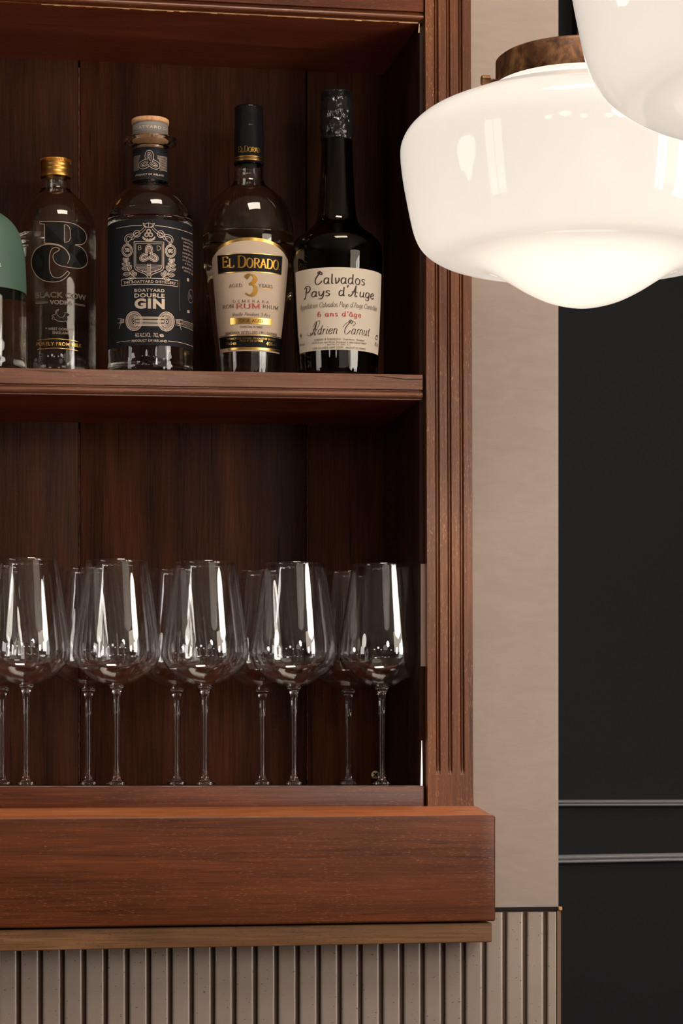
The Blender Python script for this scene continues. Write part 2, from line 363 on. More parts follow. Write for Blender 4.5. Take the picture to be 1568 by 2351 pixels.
class Wrap:
    """surface of revolution of a bottle, addressed by photo position or by (angle, height)"""
    def __init__(s, cx, Y, prof, zbase):
        s.cx, s.Y = cx, Y; s.t = t_at(cx, Y); s.k = s.t / F
        s.c = P(cx, HY, Y); s.x = s.c.x
        s.zb = zbase
        s.prof = sorted([(ZC + (HY - py) * s.k - zbase, hw * s.k) for hw, py in prof])
        d = Vector((0, CAMY)) - Vector((s.x, Y)); s.rz = math.atan2(d.x, -d.y)
    def R(s, z):
        p = s.prof
        if z <= p[0][0]: return p[0][1]
        for (a, ra), (b, rb) in zip(p, p[1:]):
            if z <= b: return ra + (rb - ra) * (z - a) / max(b - a, 1e-9)
        return p[-1][1]
    def inv(s, px, py):
        z = ZC + (HY - py) * (s.k) - s.zb; cs = 1.0; ang = 0
        for _ in range(6):
            R = s.R(z); tt = s.t - R * cs
            sn = max(-0.995, min(0.995, (px - s.cx) * tt / F / R)); ang = math.asin(sn); cs = math.cos(ang)
            z = ZC + (HY - py) / F * tt - s.zb
        return ang, z
    def pt(s, ang, z, off):
        r = s.R(z) + off
        return (r * math.sin(ang), -r * math.cos(ang), z)

class Marks:
    def __init__(s, w, off=0.0006): s.w = w; s.off = off; s.vs = []; s.fs = []; s.conv = lambda x, y: (x, y)
    def crop(s, ox, oy, sc): s.conv = lambda x, y: (ox + x / sc, oy + y / sc); s.sc = sc; return s
    def ribbon(s, uv, wf, R):
        """uv polyline in metres (u = ang*R), wf width function(direction angle)"""
        n = len(uv)
        if n < 2: return
        b = len(s.vs)
        for i in range(n):
            a = uv[max(i - 1, 0)]; c = uv[min(i + 1, n - 1)]
            dx, dy = c[0] - a[0], c[1] - a[1]; L = math.hypot(dx, dy) or 1e-9
            h = wf(math.atan2(dy, dx)) / 2; nx, ny = -dy / L * h, dx / L * h
            for sg in (1, -1): s.vs.append(s.w.pt((uv[i][0] + nx * sg) / R, uv[i][1] + ny * sg, s.off))
        s.fs += [(b + 2 * i, b + 2 * i + 1, b + 2 * i + 3, b + 2 * i + 2) for i in range(n - 1)]
    def line(s, pts, wpx, smooth=False, closed=False):
        """pts in photo/crop coordinates; width in photo pixels"""
        pts = [tuple(p) for p in pts]
        if smooth: pts = catmull(pts, 5, closed)
        elif closed: pts.append(pts[0])
        q = []
        for a, b in zip(pts, pts[1:]):
            n = max(1, int(math.hypot(b[0] - a[0], b[1] - a[1]) / getattr(s, 'sc', 1) / 6))
            q += [(a[0] + (b[0] - a[0]) * i / n, a[1] + (b[1] - a[1]) * i / n) for i in range(n)]
        q.append(pts[-1])
        R = s.w.R(s.w.inv(*s.conv(*q[0]))[1])
        uv = []
        for p in q:
            ang, z = s.w.inv(*s.conv(*p)); uv.append((ang * R, z))
        s.ribbon(uv, lambda d: wpx * s.w.k, R)
    def circ(s, x, y, rx, ry, wpx, a0=0, a1=360, n=24):
        s.line([(x + rx * math.cos(math.radians(a0 + (a1 - a0) * i / n)), y + ry * math.sin(math.radians(a0 + (a1 - a0) * i / n))) for i in range(n + 1)], wpx)
    def fill(s, pts):
        """small filled polygon (convex or nearly) as a fan about its centre"""
        cx = sum(p[0] for p in pts) / len(pts); cyy = sum(p[1] for p in pts) / len(pts)
        b = len(s.vs)
        for p in [(cx, cyy)] + list(pts):
            ang, z = s.w.inv(*s.conv(*p)); s.vs.append(s.w.pt(ang, z, s.off))
        n = len(pts); s.fs += [(b, b + 1 + i, b + 1 + (i + 1) % n) for i in range(n)]
    def frame(s, x0, x1, ytop, ybase):
        """text box: at the bottle's front line ybase/ytop give heights, x0,x1 arc range"""
        cxp, _ = s.conv(0, 0)
        X0, YB = s.conv(x0, ybase); X1, YT = s.conv(x1, ytop)
        xm = (X0 + X1) / 2
        am, zb = s.w.inv(xm, YB); _, zt = s.w.inv(xm, YT)
        a0, _ = s.w.inv(X0, (YB + YT) / 2); a1, _ = s.w.inv(X1, (YB + YT) / 2)
        return a0, a1, zb, zt
    def nib(s, text, x0, x1, ytop, ybase, thick=0.16, th=0.05, track=6, serif=True, script=False, slant=0.0, pen=20, xs=1.0):
        a0, a1, zb, zt = s.frame(x0, x1, ytop, ybase)
        st, W = nib_strokes(text, track, serif, script, xs)
        R = s.w.R(zb); u0, u1 = a0 * R, a1 * R; H = zt - zb; sx = (u1 - u0) / W
        pr = math.radians(pen)
        for pts, k in st:
            uv = [(u0 + (p[0] + slant * p[1]) * sx, zb + p[1] * H) for p in pts]
            if k == 's': s.ribbon(uv, lambda d: H * th, R)
            else: s.ribbon(uv, lambda d: H * (th + (thick - th) * abs(math.sin(d + pr)) ** 1.3), R)
    def sans(s, text, x0, x1, ytop, ybase, bold=0.012, outline=0.0, space=1.0, arc=None):
        a0, a1, zb, zt = s.frame(x0, x1, ytop, ybase)
        vs, fs, es = sans_mesh(text, bold, outline > 0, space)
        if not vs: return
        mnx = min(v[0] for v in vs); mxx = max(v[0] for v in vs)
        caps = sans_mesh('H', bold)[0]; H1 = max(v[1] for v in caps); H0 = min(v[1] for v in caps)
        R = s.w.R(zb); sx = (a1 - a0) * R / (mxx - mnx); sy = (zt - zb) / (H1 - H0)
        uv = [(a0 * R + (v[0] - mnx) * sx, zb + (v[1] - H0) * sy) for v in vs]
        if outline > 0:
            for a, b in es: s.ribbon([uv[a], uv[b]], lambda d: outline * s.w.k, R)
            return
        bm = bmesh.new(); bv = [bm.verts.new((p[0], p[1], 0)) for p in uv]
        for f in fs:
            try: bm.faces.new([bv[i] for i in f])
            except ValueError: pass
        step = R * 0.09; g = math.floor(a0 * R / step)
        while g * step < a1 * R:
            bmesh.ops.bisect_plane(bm, geom=bm.verts[:] + bm.edges[:] + bm.faces[:], plane_co=(g * step, 0, 0), plane_no=(1, 0, 0)); g += 1
        b = len(s.vs); bm.verts.index_update()
        s.vs += [s.w.pt(v.co.x / R, v.co.y, s.off) for v in bm.verts]
        s.fs += [tuple(b + v.index for v in f.verts) for f in bm.faces]; bm.free()
    def build(s, name, mat, parent):
        return link(name, mesh(s.vs, s.fs), mat, parent)
def sheet(w, name, mat, parent, a0, a1, ztop, zbot, off, na=48, nz=12, thick=0.0):
    """label sheet following the bottle; ztop/zbot are functions of the fraction 0..1 across"""
    vs, fs = [], []
    for i in range(na + 1):
        f = i / na; a = a0 + (a1 - a0) * f; zt, zb = ztop(f), zbot(f)
        for j in range(nz + 1): vs.append(w.pt(a, zb + (zt - zb) * j / nz, off))
    for i in range(na):
        for j in range(nz):
            q = i * (nz + 1) + j; fs.append((q, q + nz + 1, q + nz + 2, q + 1))
    o = link(name, mesh(vs, fs), mat, parent, True)
    return o

# ------------------------------------------------------------------ the cabinet
BD = 0.195                                   # depth of the back boards behind the front plane
XL = -0.62                                   # left end of the cabinet (outside the picture)
xr_in = PX(966, 0.0)                         # inner face of the right side board
cab_base = P(500, 1806, 0.0)
cab = thing('back_bar_cabinet', (0.0, 0.0, 0.0), 'tall dark red mahogany cabinet with shelves of bottles and wine glasses, fluted right post', 'cabinet')
cab.location = (0.2, 0.1, PZ(500, 1850, 0)); OFF = Vector(cab.location)
def cpart(name, vf, mat, par=None, bev=0.0):
    vs, fs = vf
    o = link(name, mesh([Vector(v) - OFF for v in vs], fs), mat, par or cab)
    fixn(o)
    if bev: bevel(o, bev)
    return o
def end_z(Y, l, r):
    """shelf line through photo points (0,l) and (970,r) on depth Y -> z at XL and at the right end"""
    xa, za = PX(0, Y), PZ(0, l, Y); xb, zb = PX(970, Y), PZ(970, r, Y)
    s = (zb - za) / (xb - xa)
    return lambda x: za + s * (x - xa)
ZTOPEND = PZ(970, -900, 0)
# shelves
def shelf(l, r, hi, name_edge_mat, xr, H_fascia, H_tot):
    z = end_z(0.0, l, r)
    n = H_tot
    # front edge profile (y, z below top); a flat fascia, a quirk, a bead, a small fillet
    fa = H_fascia
    prof = [(0.018, 0), (0.0, 0), (-0.0005, -0.0005), (0.0, -fa), (0.0035, -fa - 0.0006), (0.0035, -fa - 0.0014), (0.0015, -fa - 0.0020)]
    rb = (n - fa - 0.0034) / 2; cb = -fa - 0.0022 - rb
    prof += [(0.0038 - 0.0045 * math.sin(a), cb + rb * math.cos(a)) for a in [PI * k / 8 for k in range(1, 8)]]
    prof += [(0.0042, -n + 0.0012), (0.0042, -n + 0.0002), (0.018, -n + 0.0002)]
    e = cpart('shelf_moulding', extrude_x(prof, (XL, z(XL)), (xr, z(xr))), name_edge_mat)
    for p in e.data.polygons: p.use_smooth = False
    xi = xr_in + 0.001
    b = cpart('shelf', merge([extrude_x([(0.018, -0.0003), (BD, -0.0003), (BD, -n), (0.0045, -n)] , (XL, z(XL)), (xi, z(xi)))]), M['wood_shelf'])
    return z, b
k0 = t_at(970, 0) / F
z_mid, _ = shelf(844.5, 860.5, None, M['wood_edge'], PX(970, 0), 34 * k0, 57 * k0)
z_up, _ = shelf(-62, -12, None, M['wood_h'], PX(972, 0), 39 * k0, 62 * k0)
# worn pale lower arris of the upper shelf
za = end_z(0.0045, -62 + 62, -12 + 61)
ch = []
for k in range(60):
    x0 = PX(95 + k * 14.4, 0.004); x1 = PX(95 + (k + 1) * 14.4 + 1, 0.004); h = random.uniform(0.7, 2.6) * k0
    z0 = z_up(x0) - 62 * k0; ch.append(box(x0, x1, 0.0035, 0.0056, z0 - h, z0 + 0.0002))
cpart('worn_gloss_arris', merge(ch), M['chip'])
# bottom shelf, rail and plinth
z_bot = end_z(0.0, 1805.5, 1804.5)
cpart('shelf', extrude_x([(0.016, -0.0004), (BD, -0.0004), (BD, -0.02), (0.016, -0.02)], (XL, z_bot(XL)), (xr_in, z_bot(xr_in))), M['wood_shelf'])
cpart('bottom_rail', extrude_x([(0.0005, 0), (0.0165, 0), (0.0165, -0.028), (0.0005, -0.028)], (XL, z_bot(XL)), (PX(974, 0), z_bot(xr_in))), M['wood_h'], bev=0.0008)
n_ = 160; vs_, fs_ = [], []
for i in range(n_ + 1):
    x = XL + (PX(969, 0) - XL) * i / n_; h_ = random.uniform(0.15, 1.5) * k0; z0_ = z_bot(x)
    vs_ += [(x, 0.0001, z0_ + 0.0003), (x, 0.004, z0_ + 0.0004), (x, 0.004, z0_ - h_), (x, 0.0001, z0_ - h_)]
for i in range(n_):
    for q in range(4): fs_.append((4 * i + q, 4 * i + (q + 1) % 4, 4 * i + 4 + (q + 1) % 4, 4 * i + 4 + q))
cpart('worn_gloss_arris', (vs_, fs_), plain('pale_gloss_varnish', srgb(150, 128, 116), 0.3))  # pale line painted for the gloss along the shelf front
zc1 = lambda x, o: z_mid(x) - o * k0
xs_ = [PX(p_, -0.0003) for p_ in (858, 880, 905, 925, 945, 969)]; of_ = [5, 5.2, 7.6, 10, 10.2, 9.6]; th_ = [0.6, 0.7, 1.0, 1.5, 1.6, 1.5]
vs_, fs_ = [], []
for x, o_, h_ in zip(xs_, of_, th_):
    z0_ = zc1(x, o_); vs_ += [(x, -0.0008, z0_), (x, -0.0008, z0_ - h_ * k0), (x, 0.0004, z0_ - h_ * k0), (x, 0.0004, z0_)]
for i in range(5):
    for q in range(4): fs_.append((4 * i + q, 4 * i + (q + 1) % 4, 4 * i + 4 + (q + 1) % 4, 4 * i + 4 + q))
cpart('crack', (vs_, fs_), M['gap'])
# back boards: three boards with thin seams
seams = [PX(-420, BD), PX(182, BD), PX(704, BD)]
xs = [XL] + seams + [xr_in + 0.02]
bb = []
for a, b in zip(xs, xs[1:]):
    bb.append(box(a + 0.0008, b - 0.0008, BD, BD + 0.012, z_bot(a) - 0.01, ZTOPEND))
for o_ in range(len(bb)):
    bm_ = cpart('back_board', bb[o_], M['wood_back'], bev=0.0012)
cpart('backing', box(XL, xr_in + 0.02, BD + 0.0125, BD + 0.016, z_bot(0) - 0.01, ZTOPEND), M['gap'])
# bright worn arrises along the seams
def wobble(px, pys, wpx, Y, mat, nm, jit=0.5):
    fs, vs = [], []
    n = 60
    for i in range(n + 1):
        py = pys[0] + (pys[1] - pys[0]) * i / n
        w = wpx * random.uniform(0.3, 1.0) * (t_at(px, Y) / F)
        x = PX(px, Y) + random.uniform(-jit, jit) * 0.0003
        z = PZ(px, py, Y)
        vs += [(x - w / 2, Y, z), (x + w / 2, Y, z), (x + w / 2, Y + 0.0006, z), (x - w / 2, Y + 0.0006, z)]
    for i in range(n):
        for q in range(4): fs.append((4 * i + q, 4 * i + (q + 1) % 4, 4 * i + 4 + (q + 1) % 4, 4 * i + 4 + q))
    return vs, fs
M['seamw'] = wood('worn_seam_wood', srgb(110, 54, 26), srgb(150, 84, 46), srgb(176, 104, 62), srgb(190, 130, 90), 'z', 0.6, coat=0)
for a_ in [(181.5, (155, 500), 2.4), (181.5, (985, 1300), 1.4), (181.5, (1560, 1795), 1.4), (705, (1000, 1300), 1.6), (705, (1560, 1790), 1.6)]:
    cpart('worn_seam', wobble(a_[0], a_[1], a_[2], BD - 0.0006, None, ''), M['seamw'])
# right side board
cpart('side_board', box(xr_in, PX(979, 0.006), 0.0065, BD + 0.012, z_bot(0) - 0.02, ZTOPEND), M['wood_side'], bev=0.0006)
k1 = t_at(970, 0.006) / F
cpart('sheen_patch', box(PX(965.6, 0.006), PX(978, 0.006), 0.0046, 0.0066, PZ(970, 1530, 0.006), PZ(970, 1295, 0.006)), M['pale_sheen'])  # pale patch paints a sheen on the side board's front edge
cpart('side_board', box(XL - 0.012, XL, 0.0065, BD + 0.012, z_bot(0) - 0.02, ZTOPEND), M['wood_side'])
# fluted post
def post(xa_top, xa_bot, w0, zt, zb, zstop):
    fl = [(19, 30), (47, 57), (75, 85)]
    xs_ = [0]; ds = [0.0]
    for a, b in fl:
        m = (a + b) / 2; h = (b - a) / 2
        xs_ += [a, a + h * 0.35, a + h * 0.45, m - h * 0.2, m + h * 0.2, b - h * 0.45, b - h * 0.35, b]
        ds += [0, 0.0036, 0.0036, 0.0018, 0.0018, 0.0036, 0.0036, 0]
    xs_.append(104.5); ds.append(0.0)
    rows = [(zb, 0, 1.8), (zb + 0.004, 0, 0.6), (zstop - 0.012, 0, 0), (zstop - 0.0005, 0, 0), (zstop + 0.004, 0.75, 0), (zstop + 0.010, 1, 0)] + [(zstop + 0.010 + (zt - zstop - 0.010) * i / 60, 1, 0) for i in range(1, 61)]
    vs, fs = [], []; n = len(xs_)
    for i, (z, g, fl_) in enumerate(rows):
        f = (z - zb) / (zt - zb); x0 = xa_bot + (xa_top - xa_bot) * f
        wob = random.uniform(-0.00012, 0.00012)
        for x, d in zip(xs_, ds):
            xx = x0 + (x / 104.5) * w0 * (1 + 0.02 * fl_ * 0.5) + (wob if x in (0, 104.5) else 0)
            vs.append((xx, -0.004 + d * g, z))
        vs.append((x0 + w0 * (1 + 0.01 * fl_), 0.03, z)); vs.append((x0, 0.03, z))
    m = n + 2
    for i in range(len(rows) - 1):
        for j in range(m): fs.append((i * m + j, i * m + (j + 1) % m, (i + 1) * m + (j + 1) % m, (i + 1) * m + j))
    fs.append(tuple(range(m))); fs.append(tuple((len(rows) - 1) * m + j for j in range(m)))
    return vs, fs
YP = -0.004
wp = PX(1082.5, YP) - PX(978, YP)
zlow = PZ(1000, 1851, YP)
zt_ = ZTOPEND; z0p = PZ(1000, 0, YP)
xtop = PX(976.5, YP) + (PX(976.5, YP) - PX(982, YP)) * (zt_ - z0p) / (z0p - zlow)
cpart('fluted_post', post(xtop, PX(982, YP), wp, zt_, zlow, PZ(1000, 1778, YP)), M['wood_v'])
cpart('fluted_post', post(XL - 0.05, XL - 0.05, wp, zt_, zlow, PZ(1000, 1778, YP)), M['wood_v'])
# small round brass screw at the foot of the back board
sp = P(862, 1779, BD - 0.004)
scr = lathe([(0, 0.0012), (0.0028, 0.0010), (0.0044, 0.0), (0.0044, -0.003), (0, -0.003)], 32)
rot = Matrix.Rotation(PI / 2, 4, 'X')
cpart('screw', ([rot @ Vector(v) + sp for v in scr[0]], scr[1]), plain('pale_brass', srgb(206, 176, 130), 0.4, 0.2))
cr = []
for a in (45, 135):
    R_ = Matrix.Rotation(math.radians(a), 4, 'Y')
    v, f = box(-0.003, 0.003, -0.0004, 0.0006, -0.0007, 0.0007); cr.append(([R_ @ Vector(q) + sp + Vector((0, -0.0012, 0)) for q in v], f))
cpart('screw_slot', merge(cr), M['black'])
# glowing sliver added as a bright glint, bottom right corner of the cabinet
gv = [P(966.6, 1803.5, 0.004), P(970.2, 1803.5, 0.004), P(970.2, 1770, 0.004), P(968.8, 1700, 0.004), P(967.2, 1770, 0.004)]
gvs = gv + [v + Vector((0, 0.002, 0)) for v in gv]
cpart('glint_sliver', (gvs, [(0, 1, 2, 3, 4), (9, 8, 7, 6, 5)] + [(i, (i + 1) % 5, 5 + (i + 1) % 5, 5 + i) for i in range(5)]), emis('glint_glow', (1, 0.95, 0.88, 1), 1.6))
gv = [P(960.5, 75, 0.004), P(963.2, 75, 0.004), P(963.2, 53, 0.004), P(962, 55, 0.004)]  # pale sliver painted for lamp glare at the upper shelf's right end
gvs = gv + [v + Vector((0, 0.001, 0)) for v in gv]
cpart('glare_spot', (gvs, [(0, 1, 2, 3), (7, 6, 5, 4)] + [(i, (i + 1) % 4, 4 + (i + 1) % 4, 4 + i) for i in range(4)]), plain('pale_glare', srgb(240, 205, 165), 0.5))
# pale scars on the top shelf underside
def scar(px, py, w, h, mat=None):
    pass

# ------------------------------------------------------------------ ledge beam and oak strip
YS = -0.052
zs_t = end_z(YS + 0.02, 1857, 1850)
def ledge():
    x1 = PX(1138, YS); x0 = XL - 0.25
    def lin(l, lp, r, rp, Y):
        xa, za = PX(lp, Y), PZ(lp, l, Y); xb, zb = PX(rp, Y), PZ(rp, r, Y); return lambda x: za + (zb - za) / (xb - xa) * (x - xa)
    zt = lin(1856, 0, 1850.5, 1100, YS + 0.018); zf = lin(1880, 0, 1872, 1137, YS); zb = lin(2131.5, 0, 2115, 1130, YS)
    ci = 0.0165; N = 40
    secs = []
    xs_ = [x0 + (x1 - ci - x0) * i / N for i in range(N + 1)]
    vs, fs = [], []
    for x in xs_:
        j = random.uniform(-0.00015, 0.00015)
        vs += [(x, YS, zb(x) + j), (x, YS, zf(x)), (x, YS + 0.018, zt(x)), (x, 0.03, zt(x)), (x, 0.03, zb(x) + j)]
    vs += [(x1, YS, zb(x1)), (x1, YS, zf(x1)), (x1, YS + 0.018, zf(x1)), (x1, 0.03, zf(x1)), (x1, 0.03, zb(x1))]
    for i in range(N + 1):
        for q in range(5): fs.append((5 * i + q, 5 * i + (q + 1) % 5, 5 * i + 5 + (q + 1) % 5, 5 * i + 5 + q))
    fs.append((0, 1, 2, 3, 4)); e = 5 * (N + 1); fs.append((e, e + 1, e + 2, e + 3, e + 4))
    return vs, fs
lv, lf = ledge()
base = Vector((0.3, -0.01, min(v[2] for v in lv)))
ledge_o = link('mahogany_ledge_beam', mesh([Vector(v) - base for v in lv], lf), [M['wood_sill'], wood('rubbed_lit_edge', srgb(130, 72, 42), srgb(178, 106, 64), srgb(204, 134, 88), srgb(226, 170, 124), 'x', rough=0.3, pores=0.3, coat=0.3, spec=0.5)])  # rubbed edge, its tone also lightened to stand for overhead light
hit_ = []
for p_ in ledge_o.data.polygons:
    zz_ = [ledge_o.data.vertices[i].co.z for i in p_.vertices]
    if len(zz_) == 4 and abs(p_.normal.z) > 0.4 and min(zz_) > 0.05: hit_.append(p_.index)
for i_ in hit_: ledge_o.data.polygons[i_].material_index = 1
ledge_o.location = base; fixn(ledge_o); bevel(ledge_o, 0.0022, 3, 25)
tag(ledge_o, 'thick reddish mahogany beam with bevelled top edge running below the cabinet', 'ledge')
def oak():
    Y = -0.046
    x0, x1 = XL - 0.25, PX(1129.5, Y); n = 30
    def lin(l, lp, r, rp):
        xa, za = PX(lp, Y), PZ(lp, l, Y); xb, zb = PX(rp, Y), PZ(rp, r, Y); return lambda x: za + (zb - za) / (xb - xa) * (x - xa)
    zt = lin(2135.5, 0, 2118.5, 1129); zb = lin(2184, 0, 2163, 1129)
    vs, fs = [], []
    for i in range(n + 1):
        x = x0 + (x1 - x0) * i / n
        vs += [(x, Y, zb(x)), (x, Y, zt(x)), (x, 0.0, zt(x)), (x, 0.0, zb(x))]
    for i in range(n):
        for q in range(4): fs.append((4 * i + q, 4 * i + (q + 1) % 4, 4 * i + 4 + (q + 1) % 4, 4 * i + 4 + q))
    fs.append((0, 1, 2, 3)); fs.append(tuple(4 * n + q for q in range(4)))
    return vs, fs
ov, of = oak(); base = Vector((0.3, -0.02, min(v[2] for v in ov)))
oak_o = link('oak_batten', mesh([Vector(v) - base for v in ov], of), M['oak']); oak_o.location = base; fixn(oak_o); bevel(oak_o, 0.0012, 2)
tag(oak_o, 'pale brown oak batten fixed under the red mahogany beam above the tiles', 'batten')

# ------------------------------------------------------------------ the room
def st_box(name, b, mat, bev=0):
    vs, fs = merge(b) if isinstance(b, list) else b
    o = link(name, mesh(vs, fs), mat); struct(o)
    if bev: bevel(o, bev)
    return o
YW = 0.008
xw1 = PX(1282, YW)
ztile = PZ(1210, 2083.5, YW)
xpl = xtop + wp * 0.6
CE = 3.1
st_box('wall_back', [box(PX(1060, YW), xw1, YW, 0.30, ztile, CE), box(-4, XL - 0.03, YW, 0.30, ztile, CE), box(-4, -1.2, YW, 0.30, 0, ztile), box(XL - 0.03, PX(1060, YW), BD + 0.02, 0.30, ztile, CE),
                     box(XL - 0.03, PX(1060, YW), YW + 0.02, BD + 0.02, ZTOPEND + 0.002, CE)], M['plaster'])
# tile cladding below
YT = 0.004
gx = [PX(p, YT) for p in (1253, 1208, 1161, 1114, 1067, 1020, 972, 924, 876)]
pitch = (gx[0] - gx[-1]) / 8
zt_l = PZ(0, 2092, YT); xt_l = PX(0, YT); zt_r = PZ(1282, 2093, YT)
tiles = []
def tile_strip(xa, xb, zt):
    n = 22; d = 0.0034; prof = []
    w = (xb - xa) / 2; xm = (xa + xb) / 2
    for i in range(n + 1):
        s_ = math.sin(PI / 2 * (-1 + 2 * i / n))
        prof.append((xm + s_ * w, YT + d * (1 - (1 - abs(s_) ** 11.0) ** 0.5) - 0.0005))
    vs = [(x, y, 0.0) for x, y in prof] + [(x, y, zt) for x, y in prof]; fs = [(i, i + 1, n + 2 + i, n + 1 + i) for i in range(n)]
    return vs, fs
grw = 0.0040
x = gx[0]; edges = [x]
while x > -1.0: x -= pitch; edges.append(x)
ztl = PZ(1200, 2094, YT)
tiles.append(tile_strip(gx[0] + grw / 2, PX(1278, YT), ztl))
for a, b in zip(edges[1:], edges): tiles.append(tile_strip(a + grw / 2, b - grw / 2, ztl))
tv, tf = merge(tiles)
to = link('wall_tiled', mesh(tv, tf), M['tile'], None, True); struct(to)
go = link('grout', mesh(*box(-1.2, PX(1286, YT), YT + 0.0035, 0.30, 0.0, PZ(1200, 2090.5, YT))), M['grout'], to)
# black shadow-gap trim on top of the tiles with a cracked end
st_box('trim_1', box(-1.2, PX(1283, YT), YT + 0.001, 0.02, PZ(1200, 2090, YT), PZ(1200, 2083, YT)), M['gap'])
cb = P(1286, 2086, YT - 0.001)
st_box('trim_2', box(cb.x - 0.0018, cb.x + 0.0022, YT - 0.002, 0.01, cb.z - 0.002, cb.z + 0.002), M['chip'], 0.0008)
st_box('trim_3', box(PX(1279, YT), PX(1287.5, YT), YT - 0.0005, 0.02, 0.0, PZ(1200, 2092, YT)), plain('tile_edge_clay', srgb(120, 92, 70), 0.8))
# dark room beyond
YD = 1.05
st_box('wall_far', box(0.0, 3.2, YD, YD + 0.1, 0, CE), M['dark'])
def rail(name, yt, yb, sl):
    pr = []
    zt = PZ(1400, yt, YD - 0.012); zb = PZ(1400, yb, YD - 0.012); h = zt - zb
    a = [(0.012, 0), (0.0, -0.0), (-0.006, -0.10 * h), (-0.010, -0.28 * h), (-0.007, -0.48 * h), (0.0, -0.54 * h), (-0.004, -0.60 * h), (-0.008, -0.78 * h), (-0.005, -0.96 * h), (0.0, -h), (0.012, -h)]
    vs, fs = extrude_x([(YD - 0.012 + y + 0.001, z) for y, z in a], (0.0, zt - sl), (3.1, zt + sl * 8))
    o = link(name, mesh(vs, fs), M['rail']); fixn(o); struct(o); bevel(o, 0.0008, 2, 20)
rail('trim_4', 1836, 1851, 0.0); rail('trim_5', 1973.5, 1993, 0.004)
st_box('wall_right', box(3.1, 3.2, -6.2, 1.15, 0, CE), M['roomwall'])
st_box('wall_left', box(-4.1, -4.0, -6.2, 0.3, 0, CE), M['roomwall'])
st_box('wall_front', box(-4.1, 3.2, -6.3, -6.2, 0, CE), M['roomwall'])
st_box('floor', box(-4.1, 3.2, -6.3, 1.15, -0.1, 0), M['floor'])
st_box('ceiling', box(-4.1, 3.2, -6.3, 1.15, CE, CE + 0.1), M['ceiling'])
st_box('wall_passage', box(PX(1282, 0.3) - 0.1, PX(1282, 0.3) - 0.09, 0.3, YD, 0, CE), M['dark'])
# framed panel on the dark wall, mostly behind the lamps
fp = P(1313, 400, YD)
pf = thing('framed_panel', (fp.x + 0.2, YD - 0.02, P(1313, 560, YD).z), 'dark brown framed taupe panel on the charcoal wall, mostly hidden by the lamps', 'picture')
pz0 = P(1313, 560, YD).z; pz1 = P(1313, -420, YD).z
def loc_box(o, b): return [Vector(v) - Vector(o.location) for v in b[0]], b[1]
fx0, fx1 = PX(1313, YD), PX(1313, YD) + 0.4; fw = PX(1319.5, YD) - fx0
fr = merge([box(fx0, fx0 + fw, YD - 0.03, YD - 0.001, pz0, pz1), box(fx1 - fw, fx1, YD - 0.03, YD - 0.001, pz0, pz1), box(fx0 + fw, fx1 - fw, YD - 0.03, YD - 0.001, pz0, pz0 + fw), box(fx0 + fw, fx1 - fw, YD - 0.03, YD - 0.001, pz1 - fw, pz1)])
v, f = loc_box(pf, fr); link('frame', mesh(v, f), M['frame_dark'], pf)
v, f = loc_box(pf, box(fx0 + fw, fx1 - fw, YD - 0.02, YD - 0.001, pz0 + fw, pz1 - fw)); link('panel', mesh(v, f), M['bronze_panel'], pf)

# ------------------------------------------------------------------ opal pendant lamps
LP = [(205, 202), (212, 206), (214, 214), (226, 221), (256, 229), (310, 250), (366, 274), (398, 299), (415, 325), (420, 352), (415, 405), (402, 477), (389, 533), (372, 565), (345, 585), (316, 593), (285, 596), (250, 602), (214, 616), (176, 639), (136, 664), (92, 686), (50, 699), (20, 704.5), (0, 705)]
KL = 2.0 / F
def lamp_proto(label, group):
    """origin at the height of the dome's lowest point"""
    r = thing('opal_pendant_lamp', (0, 0, 0), label, 'lamp', group)
    z = lambda h: (705 - h) * KL
    pr = catmull([(a * KL, z(b)) for a, b in LP], 5)
    pr = [(max(a, 0), b) for a, b in pr]; pr[-1] = (0, 0)
    s = lathe_obj('glass_shade', pr, M['opal'], r, 160)
    # fitter cap
    fz0, fz1 = z(210), z(140); R0 = 201 * KL
    pf_ = [(0, fz1 + 0.004), (R0 * 0.5, fz1 + 0.0035), (R0 - 0.003, fz1 + 0.0012), (R0, fz1 - 0.001), (R0, fz0 + 0.004), (R0 + 0.0008, fz0 + 0.003), (R0 + 0.0008, fz0), (R0 - 0.002, fz0), (R0 - 0.002, fz1 - 0.003), (0, fz1 - 0.003)]
    fcap = lathe_obj('brass_fitter', pf_, M['brass'], r, 128)
    for k in range(3):
        a = math.radians(-90 - 6 + 120 * k)   # first on the left as seen from the room
        rr = [(0, 0), (0.0016, 0), (0.0016, 0.008), (0.0042, 0.008), (0.0042, 0.0145), (0.003, 0.0155), (0, 0.0155)]
        v, f = lathe(rr, 20)
        m = Matrix.Rotation(a, 4, 'Z') @ Matrix.Translation((0, -(R0 - 0.003), z(190))) @ Matrix.Rotation(PI / 2, 4, 'X')
        o = link('thumb_screw', mesh([m @ Vector(q) for q in v], f), M['brass'], fcap, False); fixn(o)
    zz = fz1 + 0.004
    lathe_obj('stem', [(0, zz - 0.001), (0.006, zz), (0.005, zz + 0.004), (0.0014, zz + 0.005), (0.0014, CE - 1.9), (0, CE - 1.9)], M['brass'], r, 32)
    return r
def lamp_light(parent_loc, power):
    ld = bpy.data.lights.new('bulb', 'POINT'); ld.energy = power; ld.color = (1.0, 0.86, 0.70); ld.shadow_soft_size = 0.045
    lo = bpy.data.objects.new('bulb', ld); COL.objects.link(lo); return lo
proto = lamp_proto('opal glass pendant lamp seen nearly whole, brown brass fitter, in front of the wooden post', 'opal pendant lamps')
c1 = at_depth(1339, 705, 2.0)
